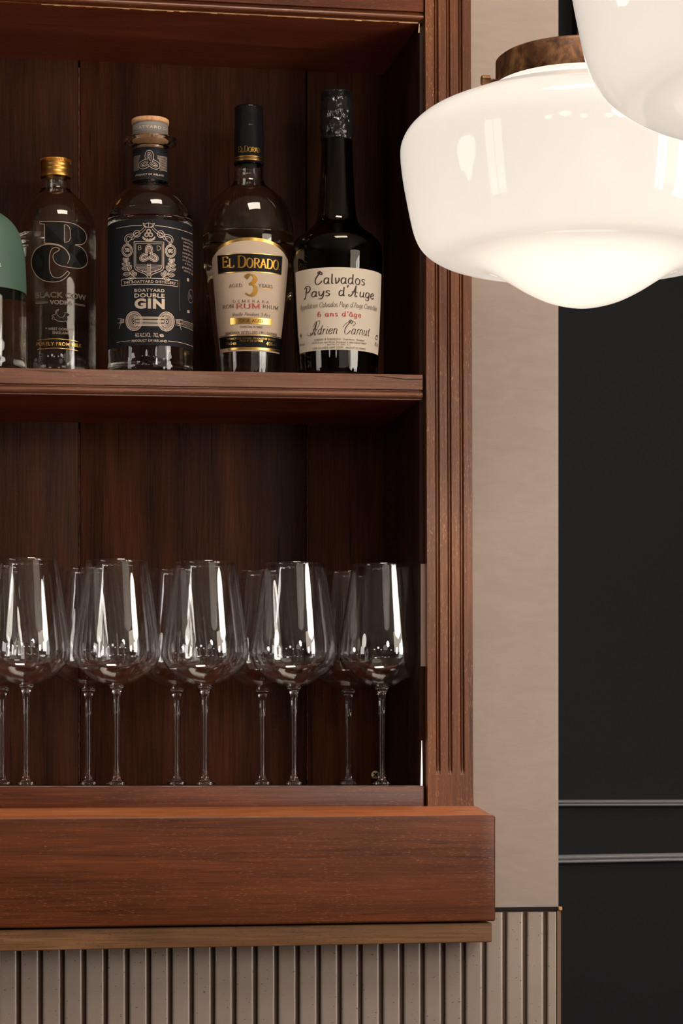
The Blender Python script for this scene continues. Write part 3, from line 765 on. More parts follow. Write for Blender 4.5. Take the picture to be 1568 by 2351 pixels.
def set_lamp(r, loc, power, stem_top=CE - 0.002):
    r.location = loc
    lo = lamp_light(loc, power); lo.parent = r; lo.location = (0, 0, (705 - 450) * KL)
    for c in r.children:
        if c.name.startswith('stem'):
            c.data = c.data.copy(); mx = max(v.co.z for v in c.data.vertices)
            for v in c.data.vertices:
                if v.co.z > mx - 0.001: v.co.z = stem_top - loc[2]
            c['_keep'] = 1
BULB = 0.36
def copy_tree(o, par=None):
    c = o.copy(); COL.objects.link(c); c.parent = par
    for ch in o.children:
        if ch.type != 'LIGHT': copy_tree(ch, c)
    return c
lamps = [proto]
specs = [('opal pendant lamp cut off by the top right corner', at_depth(1991, 210 + (705 - 585) * 1.65, 2.0 / 1.65))]
room_and_added_lamps = [((0.98, -0.62, 1.83), 'added unseen opal lamp over the bar, right of the two lamps in view'), ((0.70, -2.08, 2.02), 'added unseen opal lamp to the right of the viewer'), ((-0.65, -0.6, 1.83), 'opal pendant lamp hanging over the bar, left of the picture'), ((0.5, -4.3, 2.1), 'opal pendant lamp hanging behind the viewer')] + [((x_, y_, 2.1), 'opal pendant lamp in the far rows of the room') for x_, y_ in ((-0.5, -4.4), (1.7, -4.7), (-1.6, -3.5), (-0.6, -2.9))]  # first two are added out of view to light shelf and post
for lb, lc in specs + [(b, Vector(a)) for a, b in room_and_added_lamps]:
    c = copy_tree(proto); tag(c, lb, 'lamp', 'opal pendant lamps'); lamps.append(c); set_lamp(c, lc, BULB)
    if len(lamps) > 2:
        for ch in c.children:
            if ch.name.startswith('glass_shade'):
                ch.data = ch.data.copy(); ch.data.materials[0] = M['opal_near' if 'right of the two' in lb else 'opal_high' if 'right of the viewer' in lb else 'opal_left' if 'left of the picture' in lb else 'opal_bright']
set_lamp(proto, c1, BULB)
for o in bpy.data.objects:
    if '_keep' in o: del o['_keep']

# ------------------------------------------------------------------ wine glasses
YF, YR = 0.052, 0.150
def glass_proto(label):
    r = thing('wine_glass', (0, 0, 0), label, 'glass', 'wine glasses on the lower shelf')
    k = t_at(267, YF) / F
    zf = lambda py: (1804.7 - py) * k
    # outer bowl profile (half width px, py)
    ob = [(70.5, 1289), (76, 1322), (83, 1368), (91, 1420), (97, 1458), (100.5, 1490), (99.5, 1506), (93, 1524), (79, 1541), (62, 1554), (44, 1564), (29, 1570), (17, 1574)]
    o_ = [(a * k, zf(b)) for a, b in catmull(ob, 4)]
    th = 0.0009
    inner = [(max(a - th * (1.0 if i < len(o_) - 14 else 1.2), 0.0001), b + (0 if i < len(o_) - 20 else 0.0012 * (i - (len(o_) - 20)) / 20)) for i, (a, b) in enumerate(o_)]
    inner = [(a, min(b, b)) for a, b in inner]
    inner.append((0, inner[-1][1] - 0.0003))
    prof = [(0.0, o_[-1][1] - 0.0003 + 0.0009)][:0] + list(reversed(o_)) + [(o_[0][0] - th / 2, o_[0][1] + 0.0004)] + inner
    bowl = lathe_obj('bowl', prof, M['bowl'], r, 96)
    sp_ = [(0, 1571.5), (10, 1572), (17, 1574.2), (15.5, 1578), (11.5, 1584), (9, 1592), (7.8, 1604), (6.6, 1640), (5.9, 1700), (6.1, 1750), (7.2, 1778), (9, 1788), (13, 1794), (24, 1798), (50, 1801), (80, 1803), (88, 1803.8), (88.5, 1804.3), (86, 1804.7), (0, 1804.7)]
    st = [(a * k, zf(b)) for a, b in sp_]
    stem = lathe_obj('stem', st[:14] + [(24 * k, zf(1800)), (0, zf(1800))], M['crystal'], r, 40)
    foot = lathe_obj('foot', [(0, zf(1800) - 0.00005), (24 * k, zf(1800) - 0.00005)] + st[14:], M['crystal'], r, 80)
    return r
frontx = [60, 268, 470.5, 675, 876.5]; rearx = [5, 203, 406, 602.5, 800]
fl = ['front-row wine glass at far left, right of the cut-off glass', 'front-row wine glass second from the left', 'front-row wine glass in the middle of five', 'front-row wine glass second from the right', 'front-row wine glass nearest the fluted post']
rl = ['back-row wine glass at the left edge of the picture', 'back-row wine glass between the first and second front glasses', 'back-row wine glass between the second and third front glasses', 'back-row wine glass between the third and fourth front glasses', 'back-row wine glass between the two rightmost front glasses']
gp = glass_proto(fl[0]); items = [(x, YF, l) for x, l in zip(frontx, fl)] + [(x, YR, l) for x, l in zip(rearx, rl)] + [(-142, YF, 'front-row wine glass cut off by the left edge')]
fl[0] = 'front-row wine glass at far left'
for i, (px, Y, lb) in enumerate(items):
    if px < 0: continue
    g = gp if i == 0 else copy_tree(gp)
    x = PX(px, Y); g.location = (x, Y, z_bot(x) + 0.0001); g['label'] = lb
    g.rotation_euler[2] = random.uniform(0, 6)
gp['label'] = 'front-row wine glass nearest the left edge of the picture'

# ------------------------------------------------------------------ bottles
YB = 0.056
def bottle(name, cx, prof, label, Y=YB):
    x = PX(cx, Y); zb = z_mid(x) + 0.0002
    kk = t_at(cx, Y) / F; pyb = HY - (zb - ZC) / kk
    pr = [(hw, min(py, pyb)) for hw, py in prof]
    w = Wrap(cx, Y, pr, zb)
    r = thing(name, (x, Y, zb), label, 'bottle', 'spirit bottles on the upper shelf', w.rz)
    return w, r, pyb
def body(w, r, outer_px, mat, liq_py=None, liqmat=None, wall=0.0026, name='glass_body', open_top=True, seg=128):
    """outer_px: list (hw, py) from base to lip, smooth; builds wall with inner cavity and the liquid"""
    k = w.k; z = lambda py: max(ZC + (HY - py) * k - w.zb, 0)
    o = [(a * k, z(b)) for a, b in outer_px]
    # rounded heel
    R0 = o[0][0]
    heel = [(0, 0.0015), (R0 * 0.6, 0.0012), (R0 * 0.86, 0.0), (R0 - 0.003, 0.0), (R0 - 0.0009, 0.001), (R0, 0.0035)]
    o2 = heel + [p for p in o if p[1] > 0.005]
    inn = [(0, 0.009), (R0 * 0.7, 0.0075), (R0 - wall - 0.004, 0.0068), (R0 - wall - 0.0008, 0.009), (R0 - wall, 0.013)]
    inn += [(max(a - wall, 0.002), b) for a, b in o if b > 0.016]
    prof = o2 + [(o2[-1][0] - wall / 2, o2[-1][1] + 0.0004)] + list(reversed(inn))
    b = lathe_obj(name, prof, mat, r, seg)
    if liq_py is not None:
        zl = z(liq_py); lp = []
        for a, h in inn:
            if h >= zl: break
            lp.append((a + 0.00025 if a > 0 else 0, h - 0.0002))
        pa = lp[-1]; lp.append((pa[0], zl)); lp.append((pa[0] - 0.001, zl - 0.0002)); lp.append((0, zl - 0.0002))
        lathe_obj('liquid', lp, liqmat, r, seg)
    return b
def ringprof(w, pts): return [(a * w.k, ZC + (HY - b) * w.k - w.zb) for a, b in pts]

# --- gin bottle --------------------------------------------------
gprof = [(97, 850), (97.5, 800), (97.5, 540), (97.5, 512), (95, 494), (90, 478), (82, 463), (70, 449), (57, 439), (46, 431), (41, 424), (40, 414), (40, 345), (40, 336)]
w, r, pyb = bottle('gin_bottle', 345, gprof, 'clear gin bottle with a navy black label, silver crest and wooden stopper')
gb = catmull([(97, pyb)] + gprof[1:4] + gprof[4:12] + [(40, 360), (40, 344), (42, 339), (54, 335), (61, 330), (62.5, 325), (60, 320), (50, 318), (45, 319)], 4)
body(w, r, gb, M['glass'], 492, M['liquid'])
z = lambda py: ZC + (HY - py) * w.k - w.zb
zc_ = lambda px, py: w.inv(px, py)[1]
# stopper
st = thing('x', (0, 0, 0), '', ''); bpy.data.objects.remove(st)
sband = lathe_obj('stopper', ringprof(w, [(0, 276), (41, 276), (42.5, 277), (43, 280), (43, 284), (42.5, 287), (40.3, 287.5), (40.3, 316), (43, 317), (43, 320), (41, 322), (38, 324), (33, 328), (30, 333), (30, 345), (0, 345)]), M['beech'], r, 96)
gband = lathe_obj('cap_band', ringprof(w, [(40.3, 287.6), (40.9, 287.8), (40.9, 315.8), (40.3, 316)]), M['capgrey'], sband, 96)
wc = Wrap(345, YB, [(40.9, 290), (40.9, 314)], w.zb)
mk = Marks(wc, 0.0003).crop(270, 250, 10.453); mk.sans('E BOATYARD DIS', 352, 1196, 394, 458, 0.012, space=1.15); mk.build('lettering', M['silver'], gband)
nl = sheet(w, 'neck_label', M['navy'], r, -PI * 0.95, PI * 0.95, lambda f: zc_(345, 337), lambda f: zc_(345, 411), 0.0002)
mk = Marks(w, 0.00045).crop(270, 250, 10.453)
mk.sans('PRODUCT OF IRELAND', 440, 1100, 1548, 1590, 0.014, space=1.12)
def trefoil(mk, cx, cy, s, wpx, offs, n=240, A=1.35, B=1.65, half=0.62):
    c = []
    for i in range(n):
        t = 2 * PI * i / n
        c.append((A * math.sin(t) + B * math.sin(2 * t), A * math.cos(t) - B * math.cos(2 * t)))
    xs_ = []                                   # crossings of the centre line
    for i in range(n):
        for j in range(i + 8, n):
            if n - (j - i) < 8: continue
            p, q, r_, u = c[i], c[(i + 1) % n], c[j], c[(j + 1) % n]
            d = (q[0] - p[0]) * (u[1] - r_[1]) - (q[1] - p[1]) * (u[0] - r_[0])
            if abs(d) < 1e-12: continue
            a_ = ((r_[0] - p[0]) * (u[1] - r_[1]) - (r_[1] - p[1]) * (u[0] - r_[0])) / d
            b_ = ((r_[0] - p[0]) * (q[1] - p[1]) - (r_[1] - p[1]) * (q[0] - p[0])) / d
            if 0 <= a_ < 1 and 0 <= b_ < 1: xs_ += [i, j]
    under = sorted(xs_)[::2]
    for of in offs:
        runs = [[]]
        for i in range(n + 1):
            p, q = c[(i - 1) % n], c[(i + 1) % n]
            dx, dy = q[0] - p[0], q[1] - p[1]; L = math.hypot(dx, dy)
            x, y = c[i % n][0] - dy / L * of, c[i % n][1] + dx / L * of
            hid = any(min(abs(i % n - k_), n - abs(i % n - k_)) < 20 and math.hypot(x - c[k_][0], y - c[k_][1]) < half + abs(of) * 0.35 for k_ in under)
            if hid: runs.append([])
            else: runs[-1].append((cx + x * s, cy + y * s))
        for r_ in runs:
            if len(r_) > 1: mk.line(r_, wpx)
trefoil(mk, 760, 1268, 78, 1.0, (-0.5, 0.5)); trefoil(mk, 760, 1268, 78, 0.7, (0.1,))
for i in range(14):
    y = 1125 + i * 26
    mk.line([(945 + (25 if 3 < i < 12 else 0) + i * 4, y), (1050, y + 12), (1130, y + 22), (1175, y + 34)], 0.8)
    mk.line([(560 - i * 8 if i < 6 else 515, y - 5), (470, y + 14), (425, y + 30), (395, y + 44)], 0.6)
mk.build('neck_print', M['silver'], nl)
# main label
lab = sheet(w, 'label', M['navy'], r, -PI * 0.62, PI * 0.62, lambda f: zc_(345, 502), lambda f: zc_(345, 792), 0.0002, 64)
m = Marks(w, 0.00045).crop(240, 490, 7.4667)
m.line([(205, 268), (320, 242), (440, 222), (550, 214), (648, 210)], 1.0, True); m.line([(868, 208), (1000, 218), (1150, 242), (1300, 275), (1440, 318), (1500, 345)], 1.3, True)
m.line([(215, 2222), (300, 2205), (445, 2188)], 0.9, True); m.line([(1085, 2185), (1250, 2200), (1400, 2235), (1520, 2278)], 1.2, True)
# boat
m.line([(660, 168), (668, 205), (700, 240), (815, 240), (845, 205), (855, 168)], 1.3); m.line([(660, 168), (700, 185), (757, 162), (815, 185), (855, 168)], 1.2); m.line([(757, 165), (757, 238)], 1.0)
m.line([(685, 195), (700, 228), (735, 236)], 1.6); m.line([(830, 195), (812, 228), (780, 236)], 1.6)
# rope garlands both sides
for sg in (1, -1):
    X = lambda x: 760 + sg * (x - 760)
    base_ = [(700, 245), (655, 295), (610, 330), (560, 355), (515, 390), (490, 430), (440, 440)]
    for of in (-16, 16):
        m.line([(X(x + of * 0.6), y + of) for x, y in base_], 1.0, True)
    m.line([(X(x), y) for x, y in [(615, 345), (585, 300), (540, 298), (505, 335), (500, 380), (545, 410), (600, 395), (615, 345)]], 1.3, True)
    m.line([(X(x), y) for x, y in [(590, 350), (565, 325), (530, 345), (525, 385), (560, 392), (585, 370)]], 1.0, True)
    m.line([(X(x), y) for x, y in [(500, 360), (430, 362), (372, 392), (350, 440), (362, 490), (400, 515)]], 1.3, True)
    m.line([(X(x), y) for x, y in [(505, 395), (440, 395), (395, 415), (378, 450), (385, 480), (410, 490), (455, 460), (480, 425)]], 1.3, True)
    m.line([(X(x), y) for x, y in [(400, 515), (380, 530), (385, 540)]], 1.3); m.line([(X(x), y) for x, y in [(415, 490), (420, 520), (405, 540)]], 1.3)
    m.circ(X(392), 640, 90, 108, 1.3); m.circ(X(392), 640, 64, 78, 1.3); m.circ(X(392), 640, 77, 93, 0.7)
    m.circ(X(412), 640, 20, 25, 1.2); m.circ(X(368), 650, 16, 20, 1.2); m.line([(X(350), 612), (X(425), 612)], 1.6); m.circ(X(412), 640, 9, 11, 1.0)
    # laurel
    m.line([(X(x), y) for x, y in [(370, 790), (385, 880), (410, 970), (460, 1050), (540, 1115)]], 1.2, True)
    def leaf(x, y, a, L, W_):
        a = math.radians(a); pts = []
        for t in range(0, 13):
            u = t / 12; pts.append((u, math.sin(PI * u) ** 0.8))
        up = [(x + L * (u * math.cos(a)) - W_ * v_ * math.sin(a), y + L * u * math.sin(a) + W_ * v_ * math.cos(a)) for u, v_ in pts]
        dn = [(x + L * (u * math.cos(a)) + W_ * v_ * math.sin(a), y + L * u * math.sin(a) - W_ * v_ * math.cos(a)) for u, v_ in pts]
        m.line([(X(p), q) for p, q in up], 1.0); m.line([(X(p), q) for p, q in dn], 1.0)
        m.line([(X(x), y), (X(x + L * 0.85 * math.cos(a)), y + L * 0.85 * math.sin(a))], 0.8)
        for u in (0.3, 0.5, 0.7):
            bx, by = x + L * u * math.cos(a), y + L * u * math.sin(a)
            for s2 in (1, -1): m.line([(X(bx), by), (X(bx + L * 0.15 * math.cos(a) - s2 * W_ * 0.55 * math.sin(a)), by + L * 0.15 * math.sin(a) + s2 * W_ * 0.55 * math.cos(a))], 0.6)
    for q in [(372, 850, -120, 95, 22), (372, 850, -62, 95, 22), (375, 850, -92, 80, 18), (385, 905, -155, 90, 26), (385, 905, -50, 80, 24), (405, 965, -170, 105, 30), (410, 990, -62, 110, 30), (445, 1045, 176, 125, 34), (465, 1060, -20, 0, 0), (470, 1065, -75, 90, 30), (490, 1075, -40, 85, 30), (505, 1115, 170, 105, 30), (400, 1100, 0, 0, 0)]:
        if q[3]: leaf(*q)
    # small wreath
    for q in [(752, 470, -150, 60, 12), (730, 475, -135, 75, 12), (690, 460, -120, 70, 12), (752, 478, -110, 50, 11)]: leaf(*q)
# three rings
for a in (-90, 30, 150):
    x, y = 757 + 40 * math.cos(math.radians(a)), 348 + 40 * math.sin(math.radians(a)); m.circ(x, y, 35, 35, 1.3); m.circ(x, y, 22, 22, 0.9)
# shield
sh = [(510, 488), (1012, 488), (1012, 930), (985, 975), (930, 1000), (850, 1030), (800, 1060), (782, 1112)]
m.line(sh, 1.5); m.line([(510, 488), (512, 920), (535, 965), (585, 998), (670, 1028), (725, 1062), (742, 1112)], 1.5)
m.line([(538, 520), (985, 520), (985, 910), (960, 950), (900, 975), (820, 1005), (780, 1030), (762, 1075), (745, 1040), (700, 1008), (640, 985), (570, 958), (540, 915), (538, 520)], 1.2)
m.nib('B', 575, 632, 556, 630, 0.10, 0.09, serif=False); m.nib('D', 888, 958, 556, 630, 0.10, 0.09, serif=False)
trefoil(m, 762, 712, 50, 1.2, (-0.5, 0.5)); trefoil(m, 762, 712, 50, 2.6, (0.0,))
m.line([(735, 870), (790, 870), (790, 1050), (762, 1075), (735, 1050), (735, 870)], 1.2); m.line([(742, 895), (785, 895)], 2.0)
for y in (930, 955, 980, 1005, 1030): m.circ(763, y, 8, 8, 1.2, n=8)
for i in range(6):
    y = 885 + i * 22; x1 = 982 - max(0, i - 2) * 32
    m.line([(792, y), (x1, y + 3)], 0.8)
    x0 = 555 + max(0, i - 2) * 30
    m.line([(x0 + (728 - x0) * t / 8, y + (7 if t % 2 else -5)) for t in range(9)], 0.8, True)
# banner
m.line([(297, 1140), (420, 1122), (560, 1115), (760, 1110), (960, 1115), (1130, 1128), (1252, 1145), (1252, 1250), (1130, 1232), (960, 1220), (760, 1215), (560, 1220), (400, 1235), (297, 1252), (297, 1140)], 1.4)
m.sans('THE BOATYARD DISTILLERY', 330, 1218, 1146, 1190, 0.018, space=1.12)
m.sans('BOATYARD', 515, 1025, 1290, 1342, 0.024, space=1.15)
m.sans('DOUBLE', 515, 1027, 1370, 1440, 0.026, space=1.1)
m.sans('GIN', 518, 1028, 1458, 1632, 0.05, space=1.12)
# knot with two eyes
for sg in (1, -1):
    X = lambda x: 782 + sg * (x - 782)
    cxk, cyk = 510, 1850
    m.circ(X(cxk), cyk, 140, 165, 1.2); m.circ(X(cxk), cyk, 105, 125, 1.0)
    for i in range(38):
        a = math.radians(i * 360 / 38); b = a + 0.22
        m.line([(X(cxk + 106 * math.cos(a)), cyk + 126 * math.sin(a)), (X(cxk + 139 * math.cos(b)), cyk + 164 * math.sin(b))], 1.0)
    for q in range(5): m.circ(X(cxk), cyk, 92 - q * 11, 108 - q * 13, 0.6, 60 if sg > 0 else -120, 300 if sg > 0 else 120, 20)
    for y in (1790, 1850, 1910): m.circ(X(530 if y != 1850 else 505), y, 20, 24, 1.3, n=12)
    m.line([(X(345), 1830), (X(290), 1812), (X(230), 1815)], 1.0); m.line([(X(345), 1870), (X(290), 1880), (X(230), 1890)], 1.0)
    for i in range(6): m.line([(X(340 - i * 12), 1812 + i * 3), (X(330 - i * 12), 1885 + i * 3)], 1.0)
    m.line([(X(290), 1885), (X(275), 1925), (X(255), 1990)], 1.2, True)
for y in (1790, 1850, 1910):
    for d in (-17, 0, 17): m.line([(535, y + d), (1030, y + d)], 0.9)
    for i in range(40): m.line([(540 + i * 12, y + 15), (552 + i * 12, y - 15)], 0.7)
for i in range(12):
    x = 1300 + i * 18; m.line([(x, 1900 + i * 7), (x + 30, 1830 + i * 7)], 0.9)
m.line([(1210, 1812), (1300, 1825), (1400, 1848), (1520, 1890)], 1.1, True); m.line([(1210, 1905), (1300, 1920), (1420, 1960), (1530, 2010)], 1.1, True)
m.sans('46% ALC./VOL', 526, 792, 2050, 2120, 0.0); m.sans('70CL', 838, 925, 2050, 2120, 0.0); m.sans('e', 940, 1012, 2040, 2118, 0.02)
m.sans('PRODUCT OF IRELAND', 470, 1065, 2160, 2200, 0.02, space=1.1)
for i, (a, t_) in enumerate([(1318, 'Boatyard Double Gin'), (1350, 'marries an old'), (1343, 'bought in from'), (1340, 'have been using'), (1330, 'sweet gale to bring'), (1330, 'a bright grassy note'), (1330, 'to it, then it ends'), (1370, 'a fresh and'), (1325, 'grapefruit, so it'), (1355, 'into a spirit')]):
    m.sans(t_, a, 1512, 425 + i * 61, 460 + i * 61, 0.004)
m.fill([(1405, 1098), (1442, 1105), (1442, 1160), (1405, 1152)]); m.circ(1470, 1410, 45, 115, 0.8); m.line([(1450, 1340), (1455, 1450), (1468, 1380), (1480, 1455), (1490, 1400)], 0.9, True)
m.fill([(1410, 1650), (1450, 1655), (1450, 1700), (1410, 1695)]); m.line([(1282, 1120), (1285, 1660)], 0.4)
m.build('label_print', M['silver'], lab)

# --- vodka bottle ------------------------------------------------
vprof = [(92, 850), (92, 560), (91, 530), (88, 510), (80, 490), (68, 472), (54, 457), (42, 446), (35, 438), (33, 430), (33, 402)]
w, r, pyb = bottle('vodka_bottle', 128, vprof, 'clear glass vodka bottle with black printed intertwined initials and gold screw cap', 0.098)
zc_ = lambda px, py: w.inv(px, py)[1]
vb = catmull([(92, pyb), (92, 800), (92, 700)] + vprof[1:-1] + [(32, 415), (30, 405), (28, 385)], 4)
body(w, r, vb, M['glass'], 524, M['liquid'], wall=0.003)
capz = [(0, 367), (32, 367), (34, 369), (34.3, 372), (33.2, 376), (34, 379), (34, 382), (32.8, 385), (34.2, 388), (34.2, 391), (33, 394), (34.8, 398), (35.2, 408), (34.6, 409.5), (33, 409.5)]
cp = lathe_obj('screw_cap', ringprof(w, capz), M['goldcap'], r, 96)
kn = []
for i in range(72):
    a = 2 * PI * i / 72; R_ = 34.5 * w.k; v, f = box(-0.00035, 0.00035, -0.0005, 0.0004, z(0) * 0 + ringprof(w, [(0, 374.5)])[0][1], ringprof(w, [(0, 368.5)])[0][1])
    Rm = Matrix.Rotation(a, 4, 'Z') @ Matrix.Translation((0, -R_, 0)); kn.append(([Rm @ Vector(q) for q in v], f))
v, f = merge(kn); link('knurling', mesh(v, f), M['goldcap'], cp)
m = Marks(w, 0.0004).crop(60, 490, 7.5824)
m.line([(240, 150), (400, 140), (620, 142), (800, 165), (920, 220), (1010, 300), (1045, 390), (1025, 480), (960, 530), (850, 540), (950, 580), (1030, 670), (1058, 790), (1040, 880), (960, 940), (860, 945), (720, 930), (600, 910), (510, 860), (468, 770), (485, 700), (560, 650), (575, 615), (520, 592), (450, 620), (412, 720), (405, 860), (415, 1000), (460, 1095), (540, 1122), (620, 1095), (680, 1040), (715, 1000)], 1.5, True)
m.line([(715, 1000), (755, 1028)], 1.5); m.line([(755, 1028), (690, 1110), (590, 1175), (440, 1195), (290, 1165), (170, 1070), (105, 930), (105, 780), (170, 640), (290, 560), (420, 540), (560, 560), (680, 620), (745, 710), (750, 790), (715, 870)], 1.5, True)
m.line([(240, 150), (242, 190), (322, 190), (326, 525)], 1.5); m.line([(326, 525), (460, 525), (600, 560), (700, 640), (745, 730)], 1.9, True)
m.line([(662, 195), (662, 497), (700, 497), (740, 480), (765, 430), (765, 290), (745, 225), (700, 195), (662, 195)], 1.4)
m.sans('BLACK COW', 165, 1030, 1370, 1465, 0.02, outline=0.55); m.sans('VODKA', 418, 803, 1510, 1585, 0.03, outline=0.7)
m.line([(168, 1555), (380, 1540), (380, 1560), (168, 1575), (168, 1555)], 0.7); m.line([(828, 1555), (1018, 1590), (1018, 1608), (828, 1572), (828, 1555)], 0.6)
m.line([(565, 1665), (520, 1690), (505, 1760), (450, 1775), (450, 1790), (498, 1805), (455, 1820), (450, 1838), (510, 1845), (550, 1875), (640, 1885), (680, 1870), (710, 1900), (718, 1895), (710, 1855), (755, 1865), (755, 1850), (718, 1800), (760, 1785), (768, 1758), (735, 1730), (715, 1695), (705, 1725), (670, 1725), (675, 1760), (640, 1805), (580, 1805), (535, 1760), (530, 1710), (565, 1680), (565, 1665)], 0.9)
m.sans('* WEST DORSET *', 340, 830, 1990, 2030, 0.0, outline=0.4); m.sans('ENGLAND', 462, 765, 2055, 2098, 0.0, outline=0.4)
m.build('outline_print', M['grey_print'], r)
m2 = Marks(w, 0.0003).crop(60, 490, 7.5824)
# solid black interior of the big initials and of the lettering
m2.fill([(330, 195), (660, 150), (662, 520), (330, 520)]); m2.fill([(765, 170), (900, 220), (1020, 320), (1040, 400), (1020, 480), (960, 525), (765, 525)])
m2.fill([(662, 145), (765, 165), (765, 230), (700, 192), (662, 192)]); m2.fill([(662, 500), (765, 490), (765, 540), (662, 540)])
m2.fill([(240, 150), (330, 146), (330, 190), (242, 188)])
m2.fill([(560, 530), (850, 530), (950, 580), (1030, 670), (1055, 790), (1035, 880), (960, 935), (760, 930), (715, 870), (750, 790), (740, 700), (680, 610)])
m2.fill([(475, 770), (500, 700), (575, 650), (640, 600), (740, 730), (745, 800), (712, 875), (600, 905), (515, 855)])
m2.fill([(405, 560), (300, 562), (175, 645), (110, 780), (110, 930), (175, 1070), (290, 1160), (430, 1190), (460, 1100), (415, 1000), (405, 860), (412, 720), (440, 620)])
m2.fill([(430, 1190), (590, 1172), (690, 1108), (750, 1030), (715, 1005), (680, 1045), (620, 1100), (540, 1127), (460, 1100)])
m2.sans('BLACK COW', 165, 1030, 1370, 1465, 0.02); m2.sans('VODKA', 418, 803, 1510, 1585, 0.03)
m2.fill([(510, 1770), (545, 1780), (590, 1812), (640, 1812), (690, 1770), (710, 1730), (755, 1760), (710, 1795), (720, 1850), (650, 1878), (560, 1868), (500, 1830)])
m2.build('black_print', M['black'], r)
m3 = Marks(w, 0.0004).crop(60, 490, 7.5824)
m3.line([(200, 2215), (380, 2190), (560, 2183), (770, 2200), (900, 2225)], 1.2, True); m3.line([(200, 2375), (380, 2352), (560, 2345), (770, 2360), (900, 2385)], 1.2, True)
m3.sans('PURELY FROM MILK', 185, 960, 2240, 2300, 0.015, space=1.1)
m3.build('gold_print', M['gold'], r)

# --- rum bottle --------------------------------------------------
rprof = [(75, 862), (76, 855), (81, 813), (88, 760), (95, 700), (101, 640), (105, 590), (106.5, 555), (105.5, 530), (101, 505), (92, 480), (79, 460), (62, 444), (46, 432), (37, 422), (34, 408), (33.5, 390), (33.5, 362)]
w, r, pyb = bottle('rum_bottle', 571.5, rprof, 'round-shouldered clear bottle with arched cream and gold rum label and black gold-ringed cap', 0.080)
zc_ = lambda px, py: w.inv(px, py)[1]
rb = catmull([(75.5, pyb)] + rprof[2:-2] + [(33.5, 392), (31, 375), (29, 340)], 4)
body(w, r, rb, M['glass'], 544, M['rum'])
cp = lathe_obj('cap', ringprof(w, [(0, 246), (30, 246), (32.5, 248.5), (33, 252), (31.8, 256), (33, 258), (31.8, 262), (33, 264), (32, 268), (33, 271), (31.8, 275), (33, 278), (32, 282), (33.2, 286), (32, 291), (33.3, 294), (33.5, 300), (33.8, 366), (34.3, 370), (34.5, 380), (33, 380.5), (33, 300), (0, 300)]), M['capblack'], r, 96)
wc = Wrap(571.5, 0.080, [(33.9, 300), (34.5, 378)], w.zb)
zq = lambda py: wc.inv(571, py)[1]
for a, b in ((356.5, 359.2), (361, 362.3), (363.5, 366.5)):
    sheet(wc, 'gold_ring', M['gold'], cp, -PI, PI, (lambda f, a=a: zq(a)), (lambda f, b=b: zq(b)), 0.0003, 64, 1)
mk = Marks(wc, 0.0003).crop(440, 180, 3.3587)
mk.nib('E', 358, 382, 527, 568, 0.15, 0.06); mk.nib('L', 386, 404, 537, 570, 0.15, 0.06)
mk.nib('D', 406, 434, 521, 565, 0.16, 0.06); mk.nib('ORADO', 437, 540, 532, 568, 0.15, 0.06)
mk.build('cap_lettering', M['gold'], cp)
# label: arch-topped cream, tapered
a0, _ = w.inv(496.5, 800); a1, _ = w.inv(659, 800); am, _ = w.inv(574, 600)
at, _ = w.inv(487, 600); bt, _ = w.inv(661, 600)
am = (at + bt) / 2; ah = (bt - at) / 2
ztc = zc_(574, 545); zside = zc_(574, 590); zbt = zc_(577, 804.5)
def arch(f, top=ztc, side=zside): return side + (top - side) * math.sqrt(max(0, 1 - (2 * f - 1) ** 2)) ** 1.1
g = sheet(w, 'gold_border', M['gold'], r, am - ah, am + ah, lambda f: arch(f), lambda f: zbt, 0.00015, 64, 16)
def arch2(f): return min(arch(f) - 0.0032, arch(min(max(f, 0.0), 1.0)) - 0.0032)
lb = sheet(w, 'label', M['cream'], r, am - ah, am + ah, lambda f: arch(f) - 0.0032 * (1 if 0.03 < f < 0.97 else 0.5), lambda f: zbt - 0.0006, 0.0003, 64, 16)
C_ = lambda mk: mk.crop(440, 180, 3.3587)
def band(nm, mat, x0, x1, yt, yb, off):
    X0, Y0 = 440 + x0 / 3.3587, 180 + (yt + yb) / 2 / 3.3587; X1 = 440 + x1 / 3.3587
    b0, _ = w.inv(X0, Y0); b1, _ = w.inv(X1, Y0); xm = (X0 + X1) / 2
    zt = zc_(xm, 180 + yt / 3.3587); zb = zc_(xm, 180 + yb / 3.3587)
    return sheet(w, nm, mat, lb, b0, b1, lambda f: zt, lambda f: zb, off, 32, 4)
band('gold_trim', M['gold'], 202, 695, 1348, 1494, 0.0005); band('black_band', M['black'], 206, 691, 1353, 1488, 0.0006)
band('gold_plaque', M['gold'], 298, 620, 1845, 1894, 0.0005)
band('black_band', M['black'], 218, 698, 1984, 2072, 0.0005); band('gold_trim', M['gold'], 222, 694, 1974, 1980, 0.0006); band('gold_trim', M['gold'], 283, 684, 2074, 2092, 0.0006)
m = C_(Marks(w, 0.00085))
m.nib('E', 238, 285, 1378, 1460, 0.19, 0.06); m.nib('L', 288, 328, 1393, 1460, 0.19, 0.06); m.nib('D', 355, 418, 1370, 1458, 0.19, 0.06); m.nib('ORADO.', 422, 680, 1392, 1462, 0.2, 0.07)
m.nib('3', 404, 502, 1514, 1672, 0.22, 0.05); m.line([(290, 1620), (340, 1618)], 0.5); m.line([(520, 1620), (622, 1626)], 0.6)
m.build('gold_lettering', goldm('antique_gold_foil', srgb(186, 138, 62), 0.4), lb)
m = C_(Marks(w, 0.0006))
m.nib('AGED', 290, 390, 1586, 1610, 0.16, 0.06, track=14); m.nib('YEARS', 515, 622, 1588, 1613, 0.16, 0.06, track=14)
